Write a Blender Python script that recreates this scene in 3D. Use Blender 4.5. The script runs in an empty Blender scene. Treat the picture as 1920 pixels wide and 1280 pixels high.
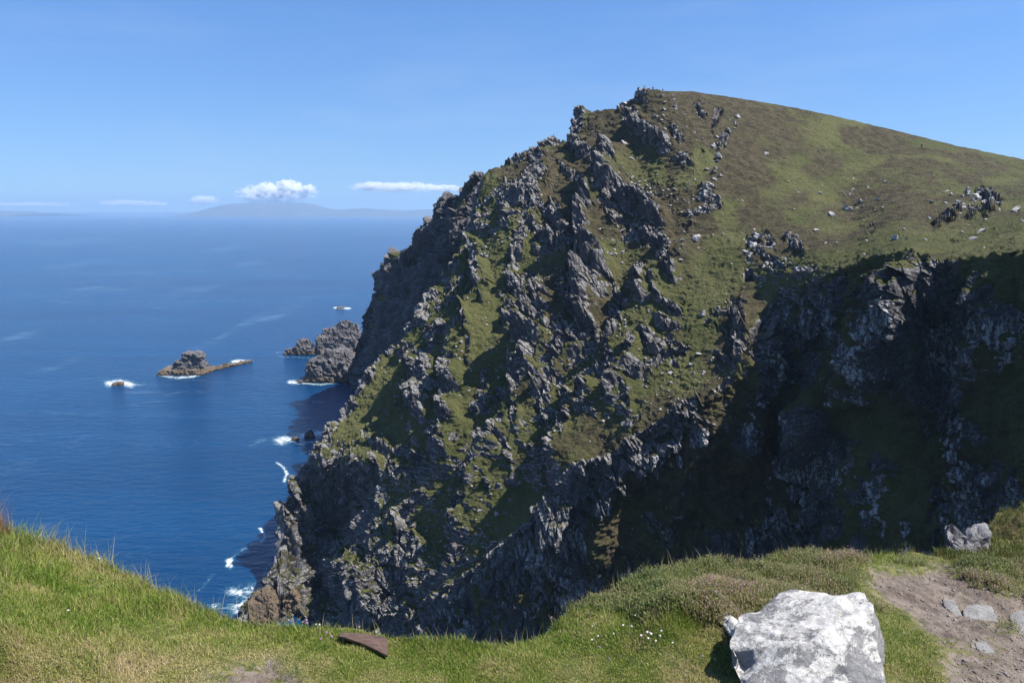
import bpy, bmesh, math, random
import numpy as np
from mathutils import Vector, Matrix
random.seed(7)
rng = np.random.default_rng(7)
D = bpy.data
SC = bpy.context.scene
COL = SC.collection

# ------------------------------------------------------------------ camera
EYE = 118.0                       # metres above the sea
FPX = 1493.0                      # focal length in photo pixels (1920 wide)
PITCH = math.radians(9.24)
cd = D.cameras.new("camera"); cam = D.objects.new("camera", cd); COL.objects.link(cam)
cd.sensor_width = 36; cd.lens = 36 * FPX / 1920
cd.clip_start = 0.1; cd.clip_end = 200000
cam.location = (0, 0, EYE); cam.rotation_euler = (math.pi / 2 - PITCH, 0, 0)
SC.camera = cam

# ------------------------------------------------------------------ light
SUN_AZ, SUN_EL = math.radians(102), math.radians(55)
W = D.worlds.new("World"); SC.world = W; W.use_nodes = True
wn = W.node_tree; wn.nodes.clear()
sky = wn.nodes.new("ShaderNodeTexSky"); sky.sky_type = 'NISHITA'; sky.sun_disc = False
sky.sun_elevation = SUN_EL; sky.sun_rotation = SUN_AZ
sky.altitude = 0; sky.air_density = 1.0; sky.dust_density = 0.3; sky.ozone_density = 3.0
bg = wn.nodes.new("ShaderNodeBackground"); bg.inputs[1].default_value = 0.083
wo = wn.nodes.new("ShaderNodeOutputWorld")
tc = wn.nodes.new("ShaderNodeTexCoord"); vm = wn.nodes.new("ShaderNodeVectorMath"); vm.operation = 'MULTIPLY_ADD'
vm.inputs[1].default_value = (1, 1, .95); vm.inputs[2].default_value = (0, 0, .045)
wn.links.new(tc.outputs["Generated"], vm.inputs[0]); wn.links.new(vm.outputs[0], sky.inputs[0])
tn = wn.nodes.new("ShaderNodeMix"); tn.data_type = 'RGBA'; tn.blend_type = 'MULTIPLY'; tn.inputs[0].default_value = 1
tn.inputs[7].default_value = (.62, .865, 1.19, 1); wn.links.new(sky.outputs[0], tn.inputs[6])
cn = wn.nodes.new("ShaderNodeTexNoise"); cn.inputs["Scale"].default_value = 2.2; cn.inputs["Detail"].default_value = 5; cn.inputs["Roughness"].default_value = .6
cm = wn.nodes.new("ShaderNodeMapping"); cm.inputs["Scale"].default_value = (1, 1, 6); cr = wn.nodes.new("ShaderNodeMapRange")
for k_, v_ in zip((1, 2, 3, 4), (.5, .75, 0, .16)): cr.inputs[k_].default_value = v_
wn.links.new(tc.outputs["Generated"], cm.inputs[0]); wn.links.new(cm.outputs[0], cn.inputs["Vector"]); wn.links.new(cn.outputs["Fac"], cr.inputs[0])
t2n = wn.nodes.new("ShaderNodeMix"); t2n.data_type = 'RGBA'; t2n.inputs[7].default_value = (4.6, 5.4, 6.6, 1)      # thin cirrus
wn.links.new(cr.outputs[0], t2n.inputs[0]); wn.links.new(tn.outputs[2], t2n.inputs[6])
sx0 = wn.nodes.new("ShaderNodeSeparateXYZ"); wn.links.new(tc.outputs["Generated"], sx0.inputs[0]); hr0 = wn.nodes.new("ShaderNodeMapRange")
for k_, v_ in zip((1, 2, 3, 4), (0, .22, 1, 0)): hr0.inputs[k_].default_value = v_
wn.links.new(sx0.outputs[2], hr0.inputs[0]); t3n = wn.nodes.new("ShaderNodeMix"); t3n.data_type = 'RGBA'; t3n.blend_type = 'MULTIPLY'; t3n.inputs[7].default_value = (1., .90, .86, 1)
wn.links.new(hr0.outputs[0], t3n.inputs[0]); wn.links.new(t2n.outputs[2], t3n.inputs[6]); wn.links.new(t3n.outputs[2], bg.inputs[0]); wn.links.new(bg.outputs[0], wo.inputs[0])
sl = D.lights.new("sun", 'SUN'); sl.energy = 5.0; sl.angle = math.radians(0.5); sl.color = (1, 0.95, 0.87)
so = D.objects.new("sun", sl); COL.objects.link(so)
sd = Vector((math.sin(SUN_AZ) * math.cos(SUN_EL), math.cos(SUN_AZ) * math.cos(SUN_EL), math.sin(SUN_EL)))
so.rotation_euler = sd.to_track_quat('Z', 'Y').to_euler(); so.location = (50, 0, EYE + 60)
SC.view_settings.view_transform = 'Standard'; SC.view_settings.look = 'None'
SC.view_settings.exposure = 0.78; SC.view_settings.gamma = 1.0
SC.cycles.max_bounces = 6; SC.cycles.diffuse_bounces = 3; SC.cycles.glossy_bounces = 3
SC.cycles.volume_bounces = 5; SC.cycles.transparent_max_bounces = 12
SC.cycles.sample_clamp_indirect = 4

# ------------------------------------------------------------------ helpers
f32 = np.float32
CT, ST = math.cos(PITCH), math.sin(PITCH)
def ray(px, py):
    cx = (np.asarray(px, float) - 960) / FPX; cy = (640 - np.asarray(py, float)) / FPX
    y = CT + cy * ST; z = -ST + cy * CT
    return cx / y, z / y
def U(px, py, Y):                 # a point Y metres ahead, in the direction of a photo pixel
    a, e = ray(px, py); return np.stack([a * Y, np.ones_like(a) * Y, EYE + e * Y], -1)
def usea(px, py):                 # the point of the sea in that direction
    a, e = ray(px, py); Y = -EYE / e; return np.stack([a * Y, Y, 0 * Y], -1)

def ihash(x, y, z, seed):
    h = (x.astype(np.int64) * 73856093) ^ (y.astype(np.int64) * 19349663) ^ (z.astype(np.int64) * 83492791) ^ (seed * 2654435761)
    h &= 0xffffffff; h ^= h >> 15; h = (h * 2246822519) & 0xffffffff; h ^= h >> 13; h = (h * 3266489917) & 0xffffffff; h ^= h >> 16
    return h
def h01(h, k=0):
    return ((((h + k * 668265263) * 374761393) & 0xffffffff) >> 8).astype(f32) / 16777216.0
def vnoise(P, scale, seed=0):
    """value noise -1..1 of points P (n,3)"""
    Q = P / scale; I = np.floor(Q); F = (Q - I).astype(f32); F = F * F * (3 - 2 * F)
    I = I.astype(np.int64); out = 0
    for dx in (0, 1):
        wx = F[:, 0] if dx else 1 - F[:, 0]
        for dy in (0, 1):
            wy = F[:, 1] if dy else 1 - F[:, 1]
            for dz in (0, 1):
                wz = F[:, 2] if dz else 1 - F[:, 2]
                out = out + wx * wy * wz * h01(ihash(I[:, 0] + dx, I[:, 1] + dy, I[:, 2] + dz, seed))
    return out * 2 - 1
def fbm(P, scale, octs=4, seed=0, gain=.5):
    o = 0; a = 1; t = 0
    for k in range(octs):
        o = o + a * vnoise(P + 17.3 * k, scale / 2 ** k, seed + k); t += a; a *= gain
    return o / t * 1.6
def worley(P, scale, seed=0):
    """nearest cell: (F1, F2, hash, offset to its centre)"""
    Q = (P / scale); I = np.floor(Q).astype(np.int64); n = len(P)
    f1 = np.full(n, 9., f32); f2 = np.full(n, 9., f32); hh = np.zeros(n, np.int64); off = np.zeros((n, 3), f32)
    for dx in (-1, 0, 1):
        for dy in (-1, 0, 1):
            for dz in (-1, 0, 1):
                J = I + (dx, dy, dz); h = ihash(J[:, 0], J[:, 1], J[:, 2], seed)
                v = np.stack([Q[:, 0] - J[:, 0] - h01(h, 1), Q[:, 1] - J[:, 1] - h01(h, 2), Q[:, 2] - J[:, 2] - h01(h, 3)], -1).astype(f32)
                d = np.sqrt((v * v).sum(-1)); m = d < f1
                f2 = np.where(m, f1, np.minimum(f2, d)); f1 = np.where(m, d, f1)
                hh = np.where(m, h, hh); off[m] = v[m]
    return f1, f2, hh, off
def sstep(a, b, x):
    t = np.clip((x - a) / (b - a), 0, 1); return t * t * (3 - 2 * t)
def rbf(pts, smooth=22.):
    p = np.array(pts, float); X = p[:, :2] / 100; c = smooth / 100
    k = lambda A, B: -np.sqrt(((A[:, None] - B[None]) ** 2).sum(-1) + c * c)
    n = len(p); Pm = np.hstack([np.ones((n, 1)), X]); A = np.zeros((n + 3, n + 3))
    A[:n, :n] = k(X, X) + np.eye(n) * 1e-3; A[:n, n:] = Pm; A[n:, :n] = Pm.T
    b = np.zeros(n + 3); b[:n] = np.log(p[:, 2]); w = np.linalg.solve(A, b)
    def f(px, py):
        x = np.asarray(px, float).ravel() / 100; y = np.asarray(py, float).ravel() / 100; o = np.zeros(len(x))
        for i in range(n): o -= w[i] * np.sqrt((x - X[i, 0]) ** 2 + (y - X[i, 1]) ** 2 + c * c)
        return np.exp(o + w[n] + w[n + 1] * x + w[n + 2] * y).reshape(np.shape(px))
    return f
def curve(pts):
    p = np.array(sorted(pts), float); return lambda x: np.interp(x, p[:, 0], p[:, 1])

def grid_mesh(name, P, attrs=None, mat=None, smooth=False, kind='structure', parent=None, flip=False):
    """P (rows, cols, 3) -> one quad mesh; attrs: name -> (rows, cols)"""
    R, C = P.shape[:2]; me = D.meshes.new(name)
    me.vertices.add(R * C); me.vertices.foreach_set("co", P.reshape(-1).astype(f32))
    i = np.arange((R - 1) * (C - 1)); r = i // (C - 1); c = i % (C - 1); a = r * C + c
    q = np.stack([a, a + 1, a + C + 1, a + C], -1)
    if flip: q = q[:, ::-1]
    me.loops.add(len(q) * 4); me.polygons.add(len(q))
    me.loops.foreach_set("vertex_index", q.ravel().astype(np.int32))
    me.polygons.foreach_set("loop_start", (np.arange(len(q)) * 4).astype(np.int32))
    me.update(calc_edges=True)
    me.polygons.foreach_set("use_smooth", np.full(len(q), smooth))
    for k, v in (attrs or {}).items():
        at = me.attributes.new(k, 'FLOAT', 'POINT'); at.data.foreach_set("value", np.ascontiguousarray(v, f32).ravel())
    if mat: me.materials.append(mat)
    o = D.objects.new(name, me); COL.objects.link(o)
    if kind: o["kind"] = kind
    if parent: o.parent = parent
    return o
def normals(P):
    a = np.gradient(P, axis=0); b = np.gradient(P, axis=1)
    n = np.cross(b, a); n /= np.linalg.norm(n, axis=-1, keepdims=True) + 1e-9
    return n
def gblur(A, r):                  # box blur of a 2-D grid
    for ax in (0, 1):
        n = A.shape[ax]; pad = [(0, 0)] * A.ndim; pad[ax] = (r + 1, r)
        c = np.cumsum(np.pad(A, pad, mode='edge'), axis=ax)
        A = (np.take(c, range(2 * r + 1, 2 * r + 1 + n), ax) - np.take(c, range(0, n), ax)) / (2 * r + 1)
    return A

# ------------------------------------------------------------------ node helpers
class NT:
    def __init__(s, name):
        s.m = D.materials.new(name); s.m.use_nodes = True; s.t = s.m.node_tree; s.t.nodes.clear()
        s.out = s.t.nodes.new("ShaderNodeOutputMaterial"); s.b = s.t.nodes.new("ShaderNodeBsdfPrincipled")
        s.t.links.new(s.b.outputs[0], s.out.inputs[0]); s.co = s.t.nodes.new("ShaderNodeNewGeometry").outputs["Position"]
    def put(s, inp, v):
        if hasattr(v, 'is_output'): s.t.links.new(v, inp)
        elif isinstance(v, (tuple, list)) and len(v) == 3 and inp.type == 'RGBA': inp.default_value = (*v, 1)
        else: inp.default_value = v
    def noise(s, scale, detail=4, rough=.55, vec=None, dist=0):
        n = s.t.nodes.new("ShaderNodeTexNoise"); n.inputs["Scale"].default_value = scale; n.inputs["Detail"].default_value = detail
        n.inputs["Roughness"].default_value = rough; n.inputs["Distortion"].default_value = dist; s.put(n.inputs["Vector"], vec or s.co); return n.outputs["Fac"]
    def voro(s, scale, vec=None, feature='F1'):
        n = s.t.nodes.new("ShaderNodeTexVoronoi"); n.feature = feature; n.inputs["Scale"].default_value = scale; s.put(n.inputs["Vector"], vec or s.co); return n.outputs["Distance"]
    def mapv(s, sc=(1, 1, 1), rot=(0, 0, 0), vec=None):
        n = s.t.nodes.new("ShaderNodeMapping"); n.inputs["Scale"].default_value = sc; n.inputs["Rotation"].default_value = rot; s.put(n.inputs[0], vec or s.co); return n.outputs[0]
    def ramp(s, x, a, b, lo=0., hi=1.):
        n = s.t.nodes.new("ShaderNodeMapRange"); n.interpolation_type = 'SMOOTHSTEP'; s.put(n.inputs[0], x)
        for k, v in zip((1, 2, 3, 4), (a, b, lo, hi)): n.inputs[k].default_value = v
        return n.outputs[0]
    def math(s, op, a, b=0., c=0.):
        n = s.t.nodes.new("ShaderNodeMath"); n.operation = op; s.put(n.inputs[0], a); s.put(n.inputs[1], b); s.put(n.inputs[2], c); return n.outputs[0]
    def mix(s, f, a, b):
        n = s.t.nodes.new("ShaderNodeMix"); n.data_type = 'RGBA'; s.put(n.inputs["Factor"], f)
        s.put(n.inputs[6], a); s.put(n.inputs[7], b); return n.outputs[2]
    def attr(s, name):
        n = s.t.nodes.new("ShaderNodeAttribute"); n.attribute_name = name; return n.outputs["Fac"]
    def bump(s, h, strength=.5, dist=1., prev=None):
        n = s.t.nodes.new("ShaderNodeBump"); n.inputs["Strength"].default_value = strength; n.inputs["Distance"].default_value = dist
        s.put(n.inputs["Height"], h)
        if prev: s.put(n.inputs["Normal"], prev)
        return n.outputs[0]
    def set(s, **kw):
        for k, v in kw.items(): s.put(s.b.inputs[k.replace('_', ' ')], v)
        return s.m
    def nz(s):
        n = s.t.nodes.new("ShaderNodeNewGeometry"); x = s.t.nodes.new("ShaderNodeSeparateXYZ"); s.t.links.new(n.outputs["Normal"], x.inputs[0]); return x.outputs[2]

def rock_colour(n, sc=1.0, lich=1.0, base=((.075, .066, .074), (.165, .15, .158)), white=(.72, .70, .66), light=.65):
    c = n.mix(n.ramp(n.noise(.22 * sc, 5, .6), .35, .65), base[0], base[1])
    c = n.mix(n.ramp(n.noise(1.1 * sc, 4, .65), .5, .75, 0, .6), c, (.20, .185, .175))
    c = n.mix(n.math('MULTIPLY', n.ramp(n.noise(.06 * sc, 3), .55, .75), .45), c, (.11, .085, .06))
    l = n.ramp(n.noise(1.3 * sc, 7, .78), .54 - .08 * (lich - 1), .64)
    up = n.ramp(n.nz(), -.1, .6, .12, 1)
    c = n.mix(n.ramp(n.nz(), .12, .6, 0, light), c, (.34, .33, .315))  # upward faces painted paler, imitating sunlit rock tops
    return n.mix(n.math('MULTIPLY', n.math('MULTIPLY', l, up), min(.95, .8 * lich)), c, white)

def terrain_mat(name, lich=1.0, ks=1.0, light=.65):
    n = NT(name)
    rock = rock_colour(n, 1.0 * ks, lich, light=light)
    brown = n.attr("heath")
    g1 = n.mix(n.ramp(n.noise(.05 * ks, 5, .6), .35, .65), (.088, .096, .028), (.145, .145, .052))
    g1 = n.mix(n.ramp(n.noise(.6 * ks, 5, .7), .45, .7, 0, .6), g1, (.16, .155, .055))
    b1 = n.mix(n.ramp(n.noise(.35 * ks, 5, .7), .38, .62), (.058, .047, .024), (.12, .10, .05))
    hv = n.math('ADD', brown, n.ramp(n.noise(.045 * ks, 6, .65), .25, .75, -.42, .42))
    veg = n.mix(n.ramp(hv, .3, .7), g1, b1)
    veg = n.mix(n.ramp(n.noise(1.3 * ks, 5, .8), .42, .68, 0, .62), veg, n.mix(brown, (.045, .055, .014), (.04, .03, .018)))
    veg = n.mix(n.ramp(n.noise(.9 * ks, 6, .8, n.mapv((1, 1, 2.4))), .56, .72, 0, .5), veg, (.21, .19, .085))
    orange = n.math('MULTIPLY', n.ramp(n.noise(.11 * ks, 4, .7), .68, .76), n.ramp(brown, .5, .8, 0, .6))
    veg = n.mix(orange, veg, (.19, .085, .02))
    st = n.noise(.7 * ks, 7, .8, n.mapv((1.5, 1.5, .42), (.1, .45, 0)), .5)
    wl = n.math('MULTIPLY', n.ramp(n.math('ADD', st, n.ramp(n.noise(.07, 3), .35, .65, -.07, .07)), .55, .60), n.attr("wall"))  # white flecks painted as glints off wet rock and quartz
    rock = n.mix(n.math('MULTIPLY', n.attr("wall"), .6), rock, n.mix(n.ramp(n.noise(1.2, 4, .7), .4, .6), (.035, .035, .042), (.12, .12, .135))); rock = n.mix(wl, rock, (.66, .66, .68))  # shade of the wall painted in: its rock is given darker colours
    rk = n.ramp(n.math('ADD', n.attr("rock"), n.ramp(n.noise(.8 * ks, 5, .75), .2, .8, -.25, .25)), .44, .56)
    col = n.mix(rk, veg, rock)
    h = n.math('ADD', n.noise(.7 * ks, 8, .75), n.math('MULTIPLY', n.noise(3 * ks, 4, .7), .5))
    return n.set(Base_Color=col, Roughness=.92, Specular_IOR_Level=.25, Normal=n.bump(h, 1., 1.5 / ks))

# ------------------------------------------------------------------ MAIN HILL AND CLIFF
EDGE = [(560,1230),(640,1185),(780,1140),(830,1100),(900,1060),(1000,965),(1080,890),(1160,845),(1250,780),(1330,740),(1390,692),
        (1405,640),(1430,596),(1452,552),(1520,525),(1575,505),(1640,482),(1700,472),(1770,486),(1850,480),(1920,468),(2100,465),(2300,470)]
OLDE = [262,257,240,232,222,205,192,180,168,158,150,148,146,143,135,129,123,120,117,113,108,96,85]
NEWE = [208,208,201,198,194,190,187,186,186,186,189,194,199,203,192,182,171,163,156,148,140,118,103]
EDGEY = [(p[0], d) for p, d in zip(EDGE, NEWE)]
edge = curve(EDGE)
E3 = [(x, y, d) for (x, y), (_, d) in zip(EDGE, EDGEY)]
MP = [(x, y - 3, d + 1.5) for x, y, d in E3] + [
 (1190,200,316),(1190,275,293),(1190,350,273),(1190,425,255),(1190,500,239),(1190,575,225),(1190,650,212),(1190,725,200),(1190,790,191),(1280,275,278),(1280,350,259),(1280,425,244),(1280,500,229),(1280,575,215),(1280,650,204),(1280,725,194),(1100,275,310),(1100,350,287),(1100,425,268),(1100,500,250),(1100,575,234),(1100,650,221),(1100,725,211),(1100,800,200),(1010,350,305),(1010,425,281),(1010,500,263),(1010,575,246),(1010,650,230),(1010,725,221),(1010,800,211),(1010,875,202),(1010,930,197),(950,350,322),(950,425,293),(950,500,272),(950,575,254),(950,650,239),(950,725,228),(950,800,218),(950,875,209),(950,960,200),(1370,500,220),(1370,575,208),(1370,650,197),(1224,170,315),(1300,172,320),(1500,203,326),(1090,212,333),(1030,266,335),(960,300,345),(905,330,342),(1400,188,322),(1400,300,272),(1400,400,243),(1450,500,210),(1520,480,202),(1600,226,325),(1600,300,288),(1600,400,240),(1600,450,205),(1750,262,318),(1750,300,285),(1750,350,248),(1750,400,212),(1750,440,182),(1920,300,315),(1920,350,245),(1920,400,190),(1920,430,162),(2100,350,250),(2100,400,175),(2100,440,135),(850,1040,203),(900,1000,201)] + [
 (x, y, d * (.765 if x < 630 and y > 1040 else .79 if y > 960 or x < 600 else np.interp(x, [600, 660, 780, 850, 885], [.775, .765, .765, .78, .79]))) for x, y, d in [
 (885,380,425),(872,440,410),(815,548,388),(740,655,375),(670,735,360),(620,810,345),(580,850,330),(540,930,322),(525,970,318),
 (528,1050,306),(470,1120,290),(490,1150,283),(420,1200,262),
 (700,800,335),(760,700,350),(850,600,337),(850,700,312),(850,800,292),(850,900,277),(850,1000,262),(800,1060,258),(750,900,296),
 (700,900,306),(690,1000,281),(660,1050,276),(640,1100,268),(720,1100,262),(720,1160,257),(750,1000,272),(640,850,322),
 (600,862,326),(690,872,305),(610,930,330),(645,930,326),(645,1000,318),(600,1050,314),(622,1100,300),(560,950,318),(545,1000,312),(560,1080,300),(600,1150,283)]]
WP = [(x, y + 3, d) for x, y, d in E3] + [
 (700,1300,232),(700,1500,205),(800,1200,228),(800,1350,212),(1000,1080,192),(1000,1200,183),(1000,1350,172),(1000,1500,160),
 (1200,900,166),(1200,1000,160),(1200,1100,153),(1200,1200,146),(1200,1350,135),(1200,1500,126),(900,1120,212),(900,1250,200),
 (1080,960,184),(1400,800,142),(1400,900,137),(1400,1000,131),(1400,1100,125),(1400,1300,113),(1400,1500,104),
 (1470,700,137),(1530,620,131),(1530,700,127),(1533,790,117),(1480,800,130),(1590,800,124),(1530,900,121),(1530,1000,118),(1530,1100,112),(1530,1300,103),
 (1690,550,113),(1675,620,107),(1660,700,107),(1690,850,106),(1690,1000,99),(1690,1100,94),(1690,1300,86),(1600,600,126),(1600,700,122),(1620,900,116),
 (1790,600,116),(1790,700,114),(1790,850,108),(1800,1000,100),(1800,1150,94),(1860,600,107),(1920,600,104),(1920,700,100),(1920,850,94),(1920,1000,88),(1920,1200,82),
 (2100,700,88),(2100,1000,76),(1920,1500,74),(2100,1500,66),(1290,900,150),(1320,800,152),(1250,830,163)]
ne = len(E3)
def wscale(x, d):
    e0, e1 = np.interp(x, [p[0] for p in EDGE], OLDE), np.interp(x, [p[0] for p in EDGE], NEWE); return e1 * (1 - np.interp(x, [800, 1000, 1350, 1450, 1900], [0, -.12, -.12, .2, .4]) * (1 - d / e0))
WP = WP[:ne] + [(x, y, wscale(x, d)) for x, y, d in WP[ne:]]
fM, fW = rbf(MP), rbf(WP, 12.)
TOP = curve([(400,1230),(440,1165),(455,1140),(480,1115),(520,1060),(526,1000),(530,950),(548,905),(566,880),(580,850),(600,835),(620,808),(645,775),(670,733),
 (700,695),(740,652),(775,610),(815,546),(850,498),(872,440),(885,380),(905,328),(930,318),(960,300),(1000,280),(1030,266),(1068,268),(1076,240),(1090,212),
 (1158,206),(1172,198),(1190,178),(1208,170),(1224,170),(1300,172),(1400,187),(1500,204),(1600,226),(1700,250),(1800,275),(1920,299),(2100,345),(2300,400)])
BOT = curve([(400,1300),(560,1330),(640,1380),(760,1480),(900,1560),(2300,1560)])

# outcrops traced on the hill: (points, half width px, height m)
RIBS = [
 ([(1165,202),(1180,193),(1198,180),(1208,172)],7,2.2),([(1172,208),(1196,218)],6,2.5),([(1182,224),(1200,243),(1236,266)],13,6),
 ([(1090,218),(1083,240),(1075,265)],11,3),([(962,300),(1000,282),(1042,270)],11,3),([(1248,278),(1262,290),(1283,300)],12,4),([(1262,240),(1275,262)],7,2),
 ([(1075,272),(1100,290),(1130,300),(1145,312)],16,5),([(1130,310),(1128,340),(1140,370),(1180,385),(1210,398),(1226,412)],17,9),
 ([(1004,308),(1010,332),(1000,360),(975,378),(958,398)],18,5),([(1060,318),(1082,332)],8,3),([(950,345),(958,368)],8,2.5),
 ([(1100,392),(1114,412),(1100,440),(1097,480),(1120,500),(1132,515),(1115,540),(1098,562)],14,11),([(1097,548),(1108,592)],11,7),
 ([(1205,440),(1236,455),(1262,480),(1222,500),(1188,515)],14,5),([(1250,500),(1262,528)],11,5),([(1198,533),(1208,572)],12,5),([(1230,545),(1240,568)],10,4),
 ([(1250,578),(1270,588)],9,2.2),([(1244,604),(1268,612)],8,2),([(892,480),(900,520),(906,556)],13,8),([(876,600),(885,640),(882,682)],6,5),
 ([(848,690),(850,730),(838,770),(846,800),(824,836)],14,7),([(860,620),(846,652)],8,4),([(815,552),(800,578),(790,602)],10,3),([(776,612),(768,625)],7,2.5),
 ([(740,655),(732,664)],7,2),([(712,680),(700,702),(680,722),(665,746),(650,772),(630,802),(606,835),(584,852)],10,4),([(835,610),(800,625),(820,650),(800,672)],11,4),
 ([(768,668),(776,700),(802,722),(790,760),(768,742)],17,7),([(812,690),(812,740),(800,785)],10,5),([(910,700),(905,740),(895,770)],8,4),([(955,575),(948,602)],9,6),
 ([(1012,568),(1020,600),(976,610),(980,650),(1010,660),(1000,682)],17,9),([(987,700),(970,720),(970,742)],12,6),([(1005,740),(1032,730),(1030,757)],10,5),
 ([(1080,598),(1110,622)],11,6),([(1150,588),(1165,612)],8,4),([(1165,630),(1140,652)],8,4),([(1145,678),(1152,702)],9,4),([(1190,650),(1180,690),(1160,730),(1150,752)],9,5),
 ([(1215,640),(1240,662)],11,3.5),([(1240,670),(1215,700),(1190,712)],9,3),([(1102,738),(1088,770),(1108,784)],14,7),([(1070,738),(1060,770),(1066,802)],9,6),([(1176,735),(1178,772)],7,4),
 ([(1375,560),(1385,580)],7,2),([(1380,598),(1385,640),(1392,682)],14,6),([(1340,668),(1362,676)],8,2),([(698,832),(722,842)],9,3),([(700,872),(704,902),(716,940),(700,960),(682,985),(670,1010)],10,5),
 ([(755,852),(790,862)],9,3),([(745,882),(776,890),(800,880)],9,3),([(792,930),(765,945),(748,962),(738,978)],12,5),([(692,790),(682,822)],8,3),([(818,828),(832,846)],12,5),
 ([(970,783),(976,812)],11,5),([(948,808),(930,840),(914,852)],14,8),([(906,862),(890,900),(880,925)],11,6),([(900,938),(870,962),(862,990)],9,5),([(925,922),(922,935)],7,3),
 ([(1045,830),(1052,870),(1045,892)],10,6),([(1060,795),(1066,832)],8,5),([(760,985),(752,1032)],16,6),([(785,1018),(775,1062)],10,4),([(870,1040),(840,1060),(808,1085)],10,5),
 ([(1350,205),(1340,225),(1338,245)],5,1.6),([(1360,258),(1350,275)],8,2),
 ([(1320,360),(1345,385),(1330,395),(1300,410)],11,3.2),([(1308,195),(1318,215)],6,1.6),([(1410,455),(1425,470)],9,3),([(1435,440),(1445,455)],6,2),([(1440,490),(1460,505)],10,3),
 ([(1480,448),(1502,468)],7,3),([(1405,490),(1395,505)],6,2),([(1840,360),(1865,380),(1830,395)],12,2.2),([(1790,395),(1775,410),(1760,420)],9,2),([(1870,375),(1850,400)],8,1.6),
 ([(1500,510),(1530,505)],7,1.6),([(1040,400),(1050,440),(1020,450)],16,5),([(990,430),(970,480),(960,520)],13,5),([(1180,800),(1196,788)],6,2),
 ([(1400,690),(1330,740),(1250,782),(1210,812),(1150,852),(1090,884),(1030,940),(990,985),(935,1030),(905,1060)],7,2.4),([(740,1060),(760,1100),(720,1150)],20,5),([(650,1080),(665,1140)],16,5),
 ([(545,900),(560,940),(575,980)],9,5),([(530,960),(560,1040),(568,1075)],9,5),([(1120,630),(1060,650),(1030,690)],9,4),([(1130,690),(1080,720)],9,4),([(1015,850),(1000,880)],10,4)]
RIDGES = [([(1130,330),(1100,470),(1088,560),(1010,620),(975,660),(985,720),(935,830),(880,930),(860,990)],30,11),
 ([(1010,320),(968,400),(910,470),(890,560),(860,640),(850,720),(820,840)],24,8),([(1262,480),(1205,560),(1165,640),(1150,720),(1090,760),(1048,870)],24,8),
 ([(1390,600),(1392,690)],22,5),([(800,700),(780,800)],20,6)]
WRIDGES = [([(1702,478),(1695,540),(1680,600),(1655,660),(1620,740)],22,9),([(1590,700),(1555,745),(1530,790),(1495,850)],20,8),([(1470,560),(1460,640),(1420,760),(1390,860)],22,4),
 ([(1860,500),(1850,600),(1830,760),(1800,900)],26,4),([(1745,600),(1760,700),(1750,800)],22,-3),([(1610,560),(1600,640)],22,-4),([(1340,780),(1300,860),(1270,950)],20,3),([(1200,850),(1150,940),(1120,1040)],22,4),([(1060,930),(1010,1020),(980,1110)],20,4),([(1620,860),(1600,960),(1590,1060)],24,4)]
def rib_field(px, py, ribs, left=.55, right=1.7):
    """max over ribs of height*profile (asymmetric: steep on the left side)"""
    H = np.zeros(px.shape, f32); M = np.zeros(px.shape, f32)
    for pts, w, h in ribs:
        x0 = min(p[0] for p in pts) - 3 * w; x1 = max(p[0] for p in pts) + 3 * w; y0 = min(p[1] for p in pts) - 3 * w; y1 = max(p[1] for p in pts) + 3 * w
        m = (px > x0) & (px < x1) & (py > y0) & (py < y1)
        if not m.any(): continue
        X, Y = px[m], py[m]; best = np.full(X.shape, 1e9); sgn = np.zeros(X.shape)
        for (ax, ay), (bx, by) in zip(pts[:-1], pts[1:]):
            if by < ay: ax, ay, bx, by = bx, by, ax, ay
            dx, dy = bx - ax, by - ay; t = np.clip(((X - ax) * dx + (Y - ay) * dy) / (dx * dx + dy * dy + 1e-6), 0, 1)
            qx, qy = X - ax - t * dx, Y - ay - t * dy; d = np.hypot(qx, qy); b = d < best
            best[b] = d[b]; sgn[b] = np.sign((qx * dy - qy * dx))[b]
        ww = np.where(sgn < 0, w * left, w * right)
        p = np.clip(1 - best / (ww * 1.35), 0, 1); p = p * p * (3 - 2 * p); p = 1 - (1 - p) ** 2
        H[m] = np.where(np.abs(H[m]) > np.abs(h * p), H[m], h * p); M[m] = np.maximum(M[m], np.clip(1.55 - best / w, 0, 1))
    return H, M

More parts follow.
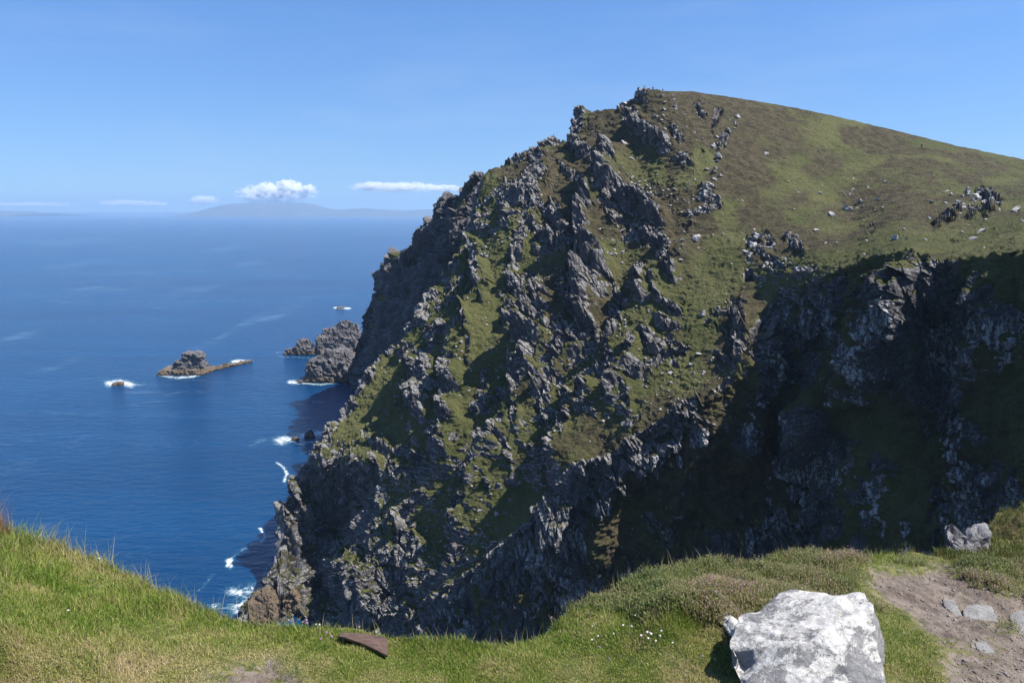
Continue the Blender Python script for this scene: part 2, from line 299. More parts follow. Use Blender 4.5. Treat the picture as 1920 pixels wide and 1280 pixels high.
def rock_relief(P, N, m, amp=1.0, sizes=((6.6, 1.35), (2.6, .75), (1.0, .27)), thin=.72, dip=60, seed=3, beds=((1.9, .4), (.75, .3))):
    """push rock out in jagged slabs of tilted bedding; P,N (n,3), m mask"""
    idx = np.nonzero(m > .02)[0]; d = np.zeros(len(P), f32)
    if not len(idx): return d
    a = math.radians(dip); n0 = np.array([math.sin(a), -.28, math.cos(a)]); n0 /= np.linalg.norm(n0)
    b0 = np.cross(n0, (0, 1, 0)); b0 /= np.linalg.norm(b0); c0 = np.cross(n0, b0)
    X = P[idx]; X = X + np.stack([fbm(X, 14, 3, seed + 90), fbm(X + 50, 14, 3, seed + 91), fbm(X + 90, 14, 3, seed + 92)], -1) * 1.1
    Q = np.stack([X @ n0, X @ b0, X @ c0], -1); o = np.zeros(len(idx), f32); jump = np.zeros(len(idx), f32)
    for k, (sz, am) in enumerate(sizes):
        f1, f2, h, off = worley(Q / np.array([thin, 1.15, .9]), sz, seed + k)
        g = (off[:, 0] * (h01(h, 5) - .5) * 2.2 + off[:, 1] * (h01(h, 6) - .5) * 1.6 + off[:, 2] * (h01(h, 7) - .5) * 1.6)
        o += am * ((h01(h, 8) - .42) * 1.5 * (len(beds) > 0) + g - .8 * (1 - sstep(0, .09, f2 - f1)) * (len(beds) > 0))
        jump += sz * .35 * h01(h, 9)
    for k, (pitch, am) in enumerate(beds):
        u = (Q[:, 0] + jump) / pitch + .3 * fbm(X, 5, 2, seed + 40 + k); fr = u - np.floor(u)
        o += am * (fr - .5) * (.35 + .65 * h01(ihash(np.floor(u).astype(np.int64), np.zeros(len(u), np.int64), np.zeros(len(u), np.int64), seed)))
    d[idx] = o * amp * m[idx]; return d

print("hill")
NC, NR, NB = 1500, 1060, 130
cpx = np.linspace(405, 2120, NC); ttop = TOP(cpx); tbot = BOT(cpx)
ttop = ttop + np.interp(cpx, [400, 900, 1090, 1200, 1240, 2200], [2.5, 2.5, 2, 1.5, .5, .5]) * fbm(np.stack([cpx, 0 * cpx, 0 * cpx], -1), 9, 3, 5)
t = np.linspace(0, 1, NR)[:, None]
PX = np.repeat(cpx[None], NR, 0); PY = tbot[None] * (1 - t) + ttop[None] * t
# smooth creases
jag = 5 * fbm(np.stack([PX.ravel(), PY.ravel(), 0 * PX.ravel()], -1), 26, 4, 11).reshape(PX.shape)
gx, gy = np.meshgrid(np.linspace(400, 2125, 576), np.linspace(150, 1565, 472))
gM, gW = fM(gx, gy), fW(gx, gy)
hR, mR = rib_field(gx, gy, RIBS); hG, _ = rib_field(gx, gy, RIDGES, .7, 2.0)
def samp(G, px, py):
    u = (px - 400) / (2125 - 400) * 575; v = (py - 150) / (1565 - 150) * 471
    u = np.clip(u, 0, 574.999); v = np.clip(v, 0, 470.999); i = u.astype(int); j = v.astype(int); u = u - i; v = v - j
    return (G[j, i] * (1 - u) + G[j, i + 1] * u) * (1 - v) + (G[j + 1, i] * (1 - u) + G[j + 1, i + 1] * u) * v
wm = sstep(-2.5, 2.5, PY + jag - edge(PX)) * (PX > 600)
YM = samp(gM, PX, PY); YW = samp(gW, PX, PY)
Y = YM * (1 - wm) + YW * wm
A, E = ray(PX, PY)
P = np.stack([A * Y, Y, EYE + E * Y], -1)
# back of the ridge
tb = np.linspace(0, 1, NB)[1:, None] ** 1.5
steep = np.interp(cpx, [400, 860, 930, 1060, 1160, 1230, 1300, 2200], [2.2, 1.8, 1.0, 1.0, .6, .3, .2, .16])[None]
L = np.interp(cpx, [400, 600, 900, 1060, 1300, 2200], [30, 70, 90, 110, 170, 170])[None]
Yt = Y[-1][None]; s = tb * L
Yb = Yt + s; zb = P[-1, :, 2][None] - steep * s - .002 * s * s + np.minimum(E[-1], 0)[None] * s * .3
Pb = np.stack([A[-1][None] * Yb, Yb, zb], -1)
P = np.concatenate([P, Pb], 0)
PXf = np.concatenate([PX, np.repeat(cpx[None], NB - 1, 0)], 0); PYf = np.concatenate([PY, np.repeat(PY[-1][None], NB - 1, 0)], 0)
WMf = np.concatenate([wm, np.zeros((NB - 1, NC))], 0)
fade = np.concatenate([np.ones((NR, NC)), np.clip(1 - s / 30, 0, 1)], 0)
sh = P.shape[:2]
N = normals(gblur(P, 6)).reshape(-1, 3); N[N[:, 2] < 0] *= 1
PF = P.reshape(-1, 3); px, py = PXf.ravel(), PYf.ravel(); wmf = WMf.ravel(); fd = fade.ravel()
brk = .35 + .9 * sstep(-.45, .35, vnoise(P.reshape(-1, 3), 5.5, 301) + .5 * vnoise(P.reshape(-1, 3), 2.6, 302)); hr = samp(hR, px, py) * fd * brk * .7; mr = samp(mR, px, py) * np.where(fd > 0, 1, 0); hg = samp(hG, px, py) * fd * (1 - wmf) * .42; hw = samp(rib_field(gx, gy, WRIDGES, 1.3, 1.3)[0], px, py) * wmf * sstep(0, 70, py - edge(px)); hr = hr * np.interp(px, [1270, 1330], [.85, .45])
warp = fbm(PF, 14, 4, 21); fine = fbm(PF, 4.5, 4, 33)
# how rocky each part of the hill is
DENS = rbf([(x, y, math.exp(v)) for x, y, v in [(600,1100,1.1),(700,1120,.95),(740,1160,1),(800,1160,.9),(860,1130,.8),(560,950,1),(540,1050,1.2),(490,1130,1.2),(640,950,1.2),(620,880,.85),
 (650,820,.25),(700,760,.15),(740,820,.3),(760,950,.32),(820,980,.32),(900,960,.25),(860,880,.22),(790,700,.5),(850,560,.5),(780,660,.25),(930,600,.12),(910,700,.15),(900,520,.5),(960,560,.5),
 (940,480,.2),(980,420,.6),(930,380,.55),(1000,340,.5),(900,350,.75),(860,430,.9),(1060,560,.75),(1050,470,.7),(1000,620,.6),(1040,700,.6),(1100,660,.5),(1100,720,.6),(1040,800,.5),(960,860,.4),
 (1000,880,.3),(1150,570,.45),(1150,480,.35),(1130,420,.6),(1180,340,.35),(1220,300,.2),(1230,230,.3),(1300,240,.12),(1300,330,.1),(1230,380,.3),(1300,450,.12),(1200,620,.35),(1230,700,.35),
 (1300,560,.08),(1300,640,.2),(1370,660,.4),(1400,480,.25),(1450,400,.06),(1500,300,.03),(1600,300,.03),(1600,420,.12),(1700,400,.1),(1820,400,.25),(1900,350,.05),(1900,430,.03),(1700,300,.03),
 (1090,240,.6),(1125,214,-.2),(1150,212,-.2),(1055,270,-.2),(1140,225,0),(1120,250,.15),(1030,300,.3),(1180,790,.08),(1100,830,.1),(2100,400,.1),(1300,740,.2),(1000,940,.1),(850,1080,.05),(900,1030,.05)]], 10)
gD = np.log(DENS(gx, gy)); dens = samp(gD, px, py)
WD = np.log(rbf([(x, y, math.exp(v)) for x, y, v in [(650,1230,1),(760,1200,1),(860,1120,.85),(900,1150,.8),(960,1060,.85),(1000,1150,.8),(1060,960,.85),(1120,1000,.5),(1120,900,.75),(1200,880,.75),
 (1180,960,.3),(1220,1050,.35),(1280,900,.15),(1300,820,.55),(1330,1000,.5),(1370,760,.3),(1360,880,.1),(1400,950,.2),(1420,1020,.7),(1440,700,.7),(1480,600,.85),(1530,640,.8),(1560,560,.6),
 (1490,760,.35),(1530,870,.9),(1540,1000,.9),(1580,700,.15),(1600,560,.12),(1640,620,.3),(1680,520,.9),(1690,640,.85),(1650,700,.5),(1640,820,.2),(1700,800,.1),(1720,700,.8),(1760,560,.7),
 (1770,750,.95),(1800,650,.7),(1860,550,.6),(1800,850,.5),(1700,900,.05),(1640,980,.45),(1740,1000,.5),(1600,1060,.2),(1850,950,.85),(1880,760,.12),(1900,650,.5),(1910,900,.6),(1920,500,.15),
 (1820,500,.1),(1620,500,.05),(2100,800,.5)]], 10)(gx, gy))
densW = samp(WD, px, py)
base = np.where(wmf > .5, densW, dens)
nthr = .5 + .5 * fbm(np.stack([PF[:, 0] * .82 + PF[:, 2] * .57, PF[:, 1] * .7, (PF[:, 2] * .82 - PF[:, 0] * .57) * .5], -1), 5.5, 5, 44, .62)              # 0..1
nthr = np.where(wmf > .5, .5 * nthr + .5 * (.5 + .75 * fbm(PF * np.array([1, 1, .45]), 3.2, 4, 45, .62)), nthr); base = np.where(wmf > .5, base * .8 + .16, base)
rock = sstep(-.06, .06, np.where(wmf > .5, base * .92, base * .77) - nthr * 1.02 + .02)
mrn = np.clip(mr * (.55 + .45 * brk) + .5 * fine - .1, 0, 1); rock = np.maximum(rock, sstep(.25, .6, mrn) * (wmf < .9))
rock = np.where(fd < .02, 0, rock)
rock2 = gblur(rock.reshape(sh), 2).ravel()
rock2 = np.where((px > 1235) & (py < TOP(px) + 14) & (wmf < .5), rock2 * .15, rock2)
# displacement
dz = hg * (1 + .3 * warp) + hr * (.9 + .35 * fine)
dN = dz * .55
PF = PF + N * dN[:, None]; PF[:, 2] += dz * .45
PF[:, 0] -= dz * .12; PF = PF + N * (hw * .9)[:, None]
near = np.clip(PF[:, 1] / 250, .45, 1.2)
gstep = np.where(wmf > .5, 1.15, 1.0)
rel = rock_relief(PF, N, rock2 * gstep * np.where(wmf > .5, 1.15, 1.), 1.0)
rel += rock2 * 1.3 * fbm(PF, 20, 2, 77) + wmf * sstep(0, 40, py - edge(px)) * (2.6 * fbm(PF * np.array([1, 1, .4]), 14, 4, 78) + 1.2 * fbm(PF * np.array([1, 1, .35]), 4.5, 3, 79))
tuss = (fbm(PF, 2.4, 4, 61, .62) * .55 + np.abs(fbm(PF * np.array([.6, 1, 2.]), 2.6, 3, 66)) * .5) * (1 - rock2) * np.where(wmf > .5, 1.8, np.where(px > 1300, .7, 1.1)) + fbm(PF, 9, 2, 63) * .8 * (1 - rock2) * np.where(wmf > .5, 1.2, np.where(px > 1300, .25, .6))
sk = np.where((px > 1240) & (py < TOP(px) + 10), .25, 1)
PF = PF + N * ((rel + tuss) * sk)[:, None]
n1 = normals(gblur(PF.reshape(*sh, 3), 2))[..., 2].ravel()
ledge = sstep(.60, .84, n1 + .30 * fbm(PF, 2.2, 3, 120)) * sstep(.9, .35, mr * .6) * .85
steepr = sstep(.42, .22, n1 + .2 * fbm(PF, 3, 3, 121)) * np.where(wmf > .5, .35, .9) * (fd > .02)
rockF = np.clip(np.maximum(rock2 * (1 - ledge), steepr), 0, 1)
heath = np.log(rbf([(x, y, math.exp(v)) for x, y, v in [(1200,200,.75),(1300,220,.85),(1250,330,.7),(1200,300,.35),(1300,300,.6),(1320,330,.35),(1180,440,.65),(1250,420,.75),(1300,420,.8),(1400,350,.85),(1450,400,.7),
 (1360,480,.2),(1330,560,.2),(1300,660,.15),(1380,620,.55),(1250,640,.5),(1450,470,.5),(1500,420,.55),(1450,300,.65),(1550,330,.6),(1550,230,.5),(1700,300,.5),(1650,380,.55),(1750,400,.55),(1900,350,.4),
 (1700,460,.15),(1850,450,.2),(1920,430,.3),(1600,480,.3),(1480,520,.3),(1100,230,.5),(1120,250,.85),(1050,290,.5),(980,320,.7),(1060,340,.7),(1000,400,.6),(940,440,.1),(930,600,.08),(900,700,.15),(1050,600,.6),
 (1100,650,.45),(1180,650,.5),(1000,750,.35),(900,800,.2),(860,900,.15),(700,760,.1),(640,830,.15),(760,1000,.12),(850,1080,.2),(1000,950,.1),(1180,760,.15),(1250,700,.1),(1250,770,.85),(1160,830,.75),(1330,720,.7),
 (1000,1100,.5),(1300,950,.55),(1500,700,.45),(1600,600,.3),(1700,900,.3),(1900,700,.25),(2100,600,.3)]], 10)(gx, gy))
GREENS = [([(1480,320),(1420,385),(1370,450),(1345,520),(1330,590),(1300,650),(1270,710)],26,1),([(1560,250),(1500,300)],14,1),([(1640,300),(1560,350),(1500,400)],12,1),([(1220,320),(1290,335),(1330,300)],16,1),([(1310,280),(1325,320),(1320,370)],10,1),([(1500,505),(1600,470),(1720,452),(1900,440)],14,1),([(1920,330),(1840,350),(1760,330)],8,1)]
heath = np.clip(samp(heath, px, py) - .30 * samp(rib_field(gx, gy, GREENS, 1.5, 1.5)[0], px + 26 * vnoise(PF, 13, 501), py + 18 * vnoise(PF, 11, 502)) * (1 - wmf) + np.where((px > 1250) & (wmf < .5), .10, 0) + .16 * ((px > 1080) & (px < 1420) & (py < 440) & (wmf < .5)) + .22 * fbm(PF, 9, 4, 520) * (wmf < .5), 0, 1)
MT = terrain_mat("hill_turf_and_rock", 1.45)
HP = PF.reshape(*sh, 3)
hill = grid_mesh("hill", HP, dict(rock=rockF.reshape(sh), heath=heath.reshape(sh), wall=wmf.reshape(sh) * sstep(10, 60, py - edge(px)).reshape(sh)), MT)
def on_hill(x, y):
    """displaced point of the hill seen at photo pixel x,y"""
    c = int(round((x - 405) / (2120 - 405) * (NC - 1))); tt = (BOT(x) - y) / (BOT(x) - TOP(x)); r = int(round(tt * (NR - 1)))
    return Vector(HP[min(max(r, 0), NR - 1), min(max(c, 0), NC - 1)])

# ------------------------------------------------------------------ FAR HEADLAND
print("headland")
HPt = [(1000,330,520),(905,322,480),(860,360,490),(840,368,500),(800,424,520),(766,466,540),(745,482,585),(714,512,600),(706,550,610),(690,595,640),(672,645,665),(662,700,690),(655,745,690),
 (860,420,470),(860,480,468),(860,600,450),(800,480,505),(800,540,492),(790,640,480),(750,530,548),(740,600,540),(730,700,525),(700,600,615),(700,650,600),(695,720,585),(670,700,665),(900,450,450),(1000,500,450),(1000,700,420),(900,760,430),(760,780,480),(680,780,610)]
fH = rbf([(x, y, d * .79) for x, y, d in HPt], 12.)
TH = curve([(640,775),(655,740),(662,690),(672,640),(690,590),(700,560),(708,545),(710,512),(722,505),(738,482),(760,480),(766,463),(800,424),(838,368),(860,359),(880,340),(905,325),(940,330),(1040,360),(1100,420)])
nc, nr, nb = 560, 520, 70
c2 = np.linspace(642, 1060, nc); t2 = TH(c2) + 1.6 * fbm(np.stack([c2, 0 * c2, 0 * c2], -1), 8, 3, 9)
tt = np.linspace(0, 1, nr)[:, None]; px2 = np.repeat(c2[None], nr, 0); py2 = 830 * (1 - tt) + t2[None] * tt
Y2 = fH(px2, py2); a2, e2 = ray(px2, py2); P2 = np.stack([a2 * Y2, Y2, EYE + e2 * Y2], -1)
tb = np.linspace(0, 1, nb)[1:, None] ** 1.4; s2 = tb * np.interp(c2, [640, 760, 900], [60, 90, 120])[None]; Yb = Y2[-1][None] + s2
P2 = np.concatenate([P2, np.stack([a2[-1][None] * Yb, Yb, P2[-1, :, 2][None] - 1.3 * s2], -1)], 0)
s_2 = P2.shape[:2]; N2 = normals(gblur(P2, 5)).reshape(-1, 3); F2 = P2.reshape(-1, 3)
x2 = np.concatenate([px2, np.repeat(c2[None], nb - 1, 0)], 0).ravel(); y2 = np.concatenate([py2, np.repeat(t2[None], nb - 1, 0)], 0).ravel()
gre = np.zeros(len(x2))
for gx_, gy_, w_ in [(862,385,14),(855,410,10),(750,487,8),(725,560,9),(700,610,8),(880,345,8)]: gre = np.maximum(gre, np.exp(-((x2 - gx_) ** 2 + (y2 - gy_) ** 2) / w_ ** 2))
r2 = sstep(.35, .6, 1.05 - gre * 1.1 - .25 * np.clip(fbm(F2, 25, 3, 3), 0, 1))
F2 = F2 + N2 * (3.5 * fbm(F2 * np.array([1, 1, .35]), 26, 3, 71)[:, None])
F2 = F2 + N2 * (rock_relief(F2, N2, r2, 1.0, ((13, 2.6), (5.5, 1.5), (2.2, .8)), .55, 78, 15, ((6, 1.6), (2.2, .7))))[:, None]
grid_mesh("headland", F2.reshape(*s_2, 3), dict(rock=r2.reshape(s_2), heath=np.full(s_2, .25)), terrain_mat("headland_rock", .7, .7, .35))

# ------------------------------------------------------------------ SEA
print("sea")
ns, ms = 700, 900
pys = np.concatenate([np.linspace(1400, 420, ns), 420 - 21.7 * (1 - np.exp(-np.linspace(0, 5, 80)))[1:]]); pxs = np.linspace(-400, 2300, ms)
GX, GY = np.meshgrid(pxs, pys); S = usea(GX, GY)
foam = np.zeros(GX.shape)
def foamline(pts, w, a=1.):
    global foam
    for (ax, ay), (bx, by) in zip(pts[:-1], pts[1:]):
        dx, dy = bx - ax, by - ay; k = np.clip(((GX - ax) * dx + (GY - ay) * dy) / (dx * dx + dy * dy + 1e-6), 0, 1)
        d = np.hypot(GX - ax - k * dx, (GY - ay - k * dy) * 1.8); foam = np.maximum(foam, a * np.clip(1.15 - d / (w * 1.45), 0, 1.))
for pts, w, a in [([(302,703),(330,708),(360,706),(395,693)],7,.8),([(395,693),(412,688),(440,682),(470,676)],6,.75),([(438,678),(455,676)],7,1),([(205,719),(225,716),(245,721)],11,1.),([(250,722),(270,720)],5,.5),
 ([(545,716),(568,716)],8,1),([(570,718),(600,721),(625,717)],4,.8),([(525,826),(560,818),(600,812)],15,.95),([(600,812),(640,800)],13,.85),([(560,830),(600,828)],8,.7),([(628,577),(656,578)],4,1),([(645,606),(670,610)],6,.6),
 ([(520,868),(532,876),(538,888),(532,902)],4.5,.95),([(488,990),(497,1005),(490,1015)],4,.95),([(488,1012),(470,1022),(450,1032),(432,1048)],4,.62),([(430,1050),(430,1062)],7,1),([(497,1003),(530,968)],3,.45),
 ([(400,1075),(380,1100),(360,1115)],5,.45),([(440,1110),(470,1105),(470,1125),(440,1140)],22,.72),([(400,1135),(470,1150)],14,.62),([(575,848),(590,842)],5,.5),([(510,980),(530,1020),(490,1085),(470,1110)],4,.5),
 ([(585,753),(605,754)],2.5,.7),([(640,760),(660,752)],4,.5),([(520,660),(530,660)],4,.5),([(470,835),(500,822)],5,.42),([(545,1148),(560,1140)],8,.9),([(520,668),(560,670),(590,672)],3,.5)]: foamline(pts, w, a)
streak = np.zeros(GX.shape)
SV = S.reshape(-1, 3)
for (x_, y_, x3, y3) in [(350,660,520,580),(520,580,560,573),(440,620,560,575),(0,640,80,620),(130,545,250,540),(0,455,210,452),(150,395,300,400),(300,560,420,530),(380,470,470,460),(80,500,200,492),(0,640,60,630),(60,700,150,670),(480,832,500,825),(430,500,500,495)]:
    dx, dy = x3 - x_, y3 - y_; k = np.clip(((GX - x_) * dx + (GY - y_) * dy) / (dx * dx + dy * dy), 0, 1)
    d = np.hypot(GX - x_ - k * dx, (GY - y_ - k * dy) * 2 + 6 * np.sin(GX / 23.)); streak = np.maximum(streak, np.clip(1 - d / 14, 0, 1) * (.3 + .7 * np.sin(k * math.pi)))
n = NT("sea_water")
co2 = n.mapv((1, 1, 1), (0, 0, math.radians(20)))
dist_ = n.t.nodes.new("ShaderNodeVectorMath"); dist_.operation = 'LENGTH'; n.put(dist_.inputs[0], n.co); far = dist_.outputs["Value"]
wv = n.mapv((1.0, 2.2, 1), (0, 0, .35))
h = n.math('ADD', n.math('MULTIPLY', n.noise(.09, 4, .6, wv), 2.2), n.math('MULTIPLY', n.noise(.42, 4, .65, wv), .55))
bigc = n.ramp(n.noise(.0016, 6, .62, n.mapv((1, 3.2, 1), (0, 0, .5)), 1.2), .3, .72)
stk = n.math('MULTIPLY', n.attr("streak"), n.ramp(n.noise(.02, 5, .7, n.mapv((1, 2, 1))), .35, .7))
wc = n.mix(bigc, (.001, .030, .095), (.002, .048, .14)); wc = n.mix(n.math('MULTIPLY', stk, .75), wc, (.07, .15, .24))
# thin lines of old foam out at sea
ol = n.noise(.006, 5, .6, n.mapv((1, 2.6, 1), (0, 0, .4)), 1.5); ol = n.ramp(n.math('ABSOLUTE', n.math('SUBTRACT', ol, .5)), 0., .012, 1, 0)
ol = n.math('MULTIPLY', ol, n.ramp(n.noise(.0023, 3), .42, .66, 0, .5)); wc = n.mix(ol, wc, (.12, .2, .28))
fo = n.math('ADD', n.attr("foam"), n.ramp(n.noise(.33, 9, .85, None, 1.2), .3, .7, -.62, .42)); fm = n.math('MULTIPLY', n.ramp(fo, .42, 1.05), .92)
turq = n.ramp(fo, .15, .6, 0, .6)
wc = n.mix(turq, wc, (.03, .13, .17))
mS = n.set(Base_Color=n.mix(fm, wc, (.75, .78, .8)), Roughness=n.ramp(fm, 0, 1, .2, .8), Specular_IOR_Level=.42, IOR=1.33, Normal=n.bump(h, .75, 1.))
grid_mesh("sea", S, dict(foam=foam, streak=streak), mS, smooth=True)

# ------------------------------------------------------------------ FOREGROUND TURF
print("foreground")
FP = [(0,1280,2.5),(0,1180,2.62),(0,1100,2.92),(0,1010,3.45),(200,1060,3.5),(200,1160,2.95),(200,1280,2.52),(440,1152,3.2),(440,1280,2.58),(640,1180,3.1),(640,1280,2.65),(820,1205,3.0),(960,1280,2.7),
 (1000,1205,3.05),(1100,1135,3.4),(1100,1200,2.98),(1180,1105,3.6),(1260,1068,3.8),(1250,1130,3.15),(1300,1180,2.98),(1340,1110,3.25),(1350,1050,3.9),(1500,1037,4.15),(1500,1110,3.4),(1700,1034,4.35),(1760,1045,4.3),
 (1920,1058,4.3),(1650,1120,3.5),(1800,1200,3.0),(1920,1280,2.68),(1500,1280,2.65),(1300,1280,2.68),(2100,1280,2.7),(2100,1060,4.3),(-150,1280,2.4),(-150,960,3.7),(960,1900,1.45),(0,1900,1.4),(1920,1900,1.45),(-150,1900,1.4),(2100,1900,1.45),(-1500,1280,2.3),(-1500,960,3.7),(-1500,1900,1.35),(3400,1280,2.75),(3400,1060,4.5),(3400,1900,1.45)]
fF = rbf(FP, 30.)
TF = curve([(-200,930),(-60,965),(0,1012),(60,1024),(120,1036),(180,1052),(250,1082),(350,1128),(440,1158),(520,1170),(600,1185),(700,1196),(800,1208),(900,1214),(990,1212),(1030,1180),(1080,1146),(1140,1124),(1190,1100),(1250,1072),
 (1300,1060),(1350,1056),(1400,1062),(1440,1050),(1500,1040),(1580,1044),(1640,1036),(1700,1034),(1760,1046),(1840,1056),(1920,1060),(2120,1062)])
nc, nr, nb = 1390, 460, 60
c3 = np.concatenate([np.linspace(-1500, -160, 121)[:-1], np.linspace(-160, 2100, 1150), np.linspace(2100, 3400, 121)[1:]]); t3 = TF(c3) + 5 * fbm(np.stack([c3, 0 * c3, 0 * c3], -1), 60, 4, 19)
tt = np.linspace(0, 1, nr)[:, None] ** .8; px3 = np.repeat(c3[None], nr, 0); py3 = 1800 * (1 - tt) + t3[None] * tt
Y3 = fF(px3, py3); a3, e3 = ray(px3, py3); P3 = np.stack([a3 * Y3, Y3, EYE + e3 * Y3], -1)
s3 = (np.linspace(0, 1, nb)[1:, None] ** 2) * 26; Yb = Y3[-1][None] + s3 * .8
P3 = np.concatenate([P3, np.stack([a3[-1][None] * Yb, Yb, P3[-1, :, 2][None] - 1.25 * s3 * (1 - np.exp(-s3 * 6)) - .5 * s3], -1)], 0)
s_3 = P3.shape[:2]; F3 = P3.reshape(-1, 3)
x3 = np.concatenate([px3, np.repeat(c3[None], nb - 1, 0)], 0).ravel(); y3 = np.concatenate([py3, np.repeat(t3[None], nb - 1, 0)], 0).ravel()
def field(pts, sm=12):
    return rbf([(x, y, math.exp(v)) for x, y, v in pts], sm)
fdirt = field([(0,1280,.0),(0,1050,0),(300,1200,0),(300,1280,.1),(480,1268,.8),(420,1279,.5),(560,1275,.55),(480,1225,.1),(640,1250,.15),(800,1250,.15),(1000,1250,.05),(1200,1180,0),(1200,1270,.1),(1300,1230,0),(1400,1060,0),(1550,1080,.05),(1600,1060,0),
 (1700,1060,.05),(1640,1100,.45),(1690,1095,.95),(1760,1085,1),(1740,1120,.95),(1700,1130,.8),(1840,1120,1),(1900,1130,1),(1830,1085,.45),(1900,1085,.25),(1850,1060,.1),(1960,1100,.5),(1680,1165,.15),(1760,1165,.85),(1800,1160,.9),(1860,1190,.35),(1830,1180,.6),(1900,1180,.3),(1800,1215,.6),
 (1740,1210,.3),(1690,1220,.05),(1860,1240,.85),(1900,1260,.95),(1800,1260,.55),(1740,1265,.2),(1650,1270,.0),(1920,1230,.8),(1500,1180,.2),(1620,1100,.25),(2100,1200,.6),(2300,1180,.3),(2500,1200,.1),(3400,1200,.05),(1850,1278,.9),(960,1800,.2)], 8)
fheath = field([(0,1280,0),(0,1010,.1),(400,1200,0),(900,1230,.02),(1020,1200,.1),(1080,1160,.35),(1150,1130,.65),(1200,1120,.75),(1260,1090,.6),(1250,1150,.85),(1300,1100,.5),(1180,1190,.15),(1270,1200,.3),(1350,1090,.75),(1430,1070,.7),(1450,1110,.75),(1520,1060,.8),
 (1600,1055,.6),(1680,1060,.3),(1600,1085,.5),(1660,1045,.25),(1740,1060,.4),(1820,1070,.7),(1900,1075,.7),(1750,1100,.1),(1680,1180,.25),(1700,1250,.3),(1860,1200,.1),(1200,1260,.02),(1900,1260,0),(1340,1160,.8),(2100,1070,.6),(-100,960,.6),(-10,960,.5)], 10)
dirt = np.clip(np.log(fdirt(x3, y3)) + .28 * fbm(F3, .35, 5, 8), 0, 1); hth = np.clip(np.log(fheath(x3, y3)) + .35 * fbm(F3, .22, 4, 9), 0, 1)
sel = sstep(.35, .6, dirt)
z3 = .035 * fbm(F3, .35, 4, 51) + .035 * hth * (fbm(F3, .16, 3, 52) + .4) - .03 * sel + .006 * sel * fbm(F3, .03, 3, 53)
F3 = F3.copy(); F3[:, 2] += z3
# worn hollow under the boulder
G3 = F3.reshape(*s_3, 3)
n = NT("turf_soil")
soil = n.mix(n.ramp(n.noise(9, 6, .7), .35, .65), (.108, .085, .068), (.21, .172, .142))
soil = n.mix(n.ramp(n.noise(2.2, 4, .6), .5, .75), soil, (.055, .036, .03))
peb = n.ramp(n.voro(75), .12, .3, 1, 0); soil = n.mix(n.math('MULTIPLY', peb, n.ramp(n.noise(14, 3), .48, .6, 0, .85)), soil, (.36, .33, .31))
thatch = n.mix(n.ramp(n.noise(24, 6, .7), .35, .65), (.05, .07, .016), (.17, .16, .06))
dd = n.ramp(n.math('ADD', n.attr("dirt"), n.ramp(n.noise(18, 5, .75), .25, .75, -.3, .3)), .4, .62)
mF = n.set(Base_Color=n.mix(dd, thatch, soil), Roughness=.95, Specular_IOR_Level=.2, Normal=n.bump(n.math('ADD', n.noise(60, 6, .7), peb), .8, .012))
grid_mesh("ground", G3, dict(dirt=dirt.reshape(s_3), heath=hth.reshape(s_3)), mF, smooth=True)
def at_grid(px, py):
    """interpolated turf points for arrays of photo pixels, and their grid index"""
    c = np.clip(np.interp(np.asarray(px, float), c3, np.arange(nc)), 0, nc - 1.001); ci = c.astype(int)
    tq = np.clip((1800 - py) / (1800 - t3[ci]), 0, 1) ** (1 / .8); r = np.clip(tq * (nr - 1), 0, nr - 1.001); ri = r.astype(int); fc = (c - ci)[:, None]; fr = (r - ri)[:, None]
    p = (G3[ri, ci] * (1 - fc) + G3[ri, ci + 1] * fc) * (1 - fr) + (G3[ri + 1, ci] * (1 - fc) + G3[ri + 1, ci + 1] * fc) * fr
    return p, ri * nc + ci
def ground_at(x, y):
    p, _ = at_grid(np.array([float(x)]), np.array([float(y)])); return Vector(p[0])

def tri_mesh(name, V, T, attrs, mat, kind='stuff'):
    me = D.meshes.new(name); me.vertices.add(len(V)); me.vertices.foreach_set("co", V.astype(f32).ravel())
    me.loops.add(len(T) * 3); me.polygons.add(len(T)); me.loops.foreach_set("vertex_index", T.astype(np.int32).ravel())
    me.polygons.foreach_set("loop_start", (np.arange(len(T)) * 3).astype(np.int32)); me.update(calc_edges=True)
    for k, v in attrs.items():
        at = me.attributes.new(k, 'FLOAT', 'POINT'); at.data.foreach_set("value", v.astype(f32).ravel())
    me.materials.append(mat); o = D.objects.new(name, me); COL.objects.link(o)
    if kind: o["kind"] = kind
    return o
def blades(name, B, H, Wd, lean, tint, mat, kind='stuff', bend=1.0):
    n_ = len(B); th = rng.uniform(0, 2 * math.pi, n_); fa = rng.uniform(0, 2 * math.pi, n_)
    up = np.stack([np.cos(th) * lean, np.sin(th) * lean, np.ones(n_)], -1); up /= np.linalg.norm(up, axis=1, keepdims=True)
    sd_ = np.stack([np.cos(fa), np.sin(fa), 0 * fa], -1) * (Wd[:, None] / 2)
    dr = np.stack([np.cos(th), np.sin(th), -.25 * np.ones(n_)], -1) * (lean * H * .55 * bend)[:, None]
    mid = B + up * (H * .55)[:, None]; tip = B + up * H[:, None] + dr
    V = np.stack([B - sd_, B + sd_, mid - sd_ * .75 , mid + sd_ * .75, tip], 1).reshape(-1, 3)
    i = np.arange(n_)[:, None] * 5
    T = np.concatenate([i + [0, 1, 3], i + [0, 3, 2], i + [2, 3, 4]], 0)
    return tri_mesh(name, V, T, dict(tint=np.repeat(tint, 5), tip=np.tile([0, 0, .5, .5, 1.], n_)), mat, kind)
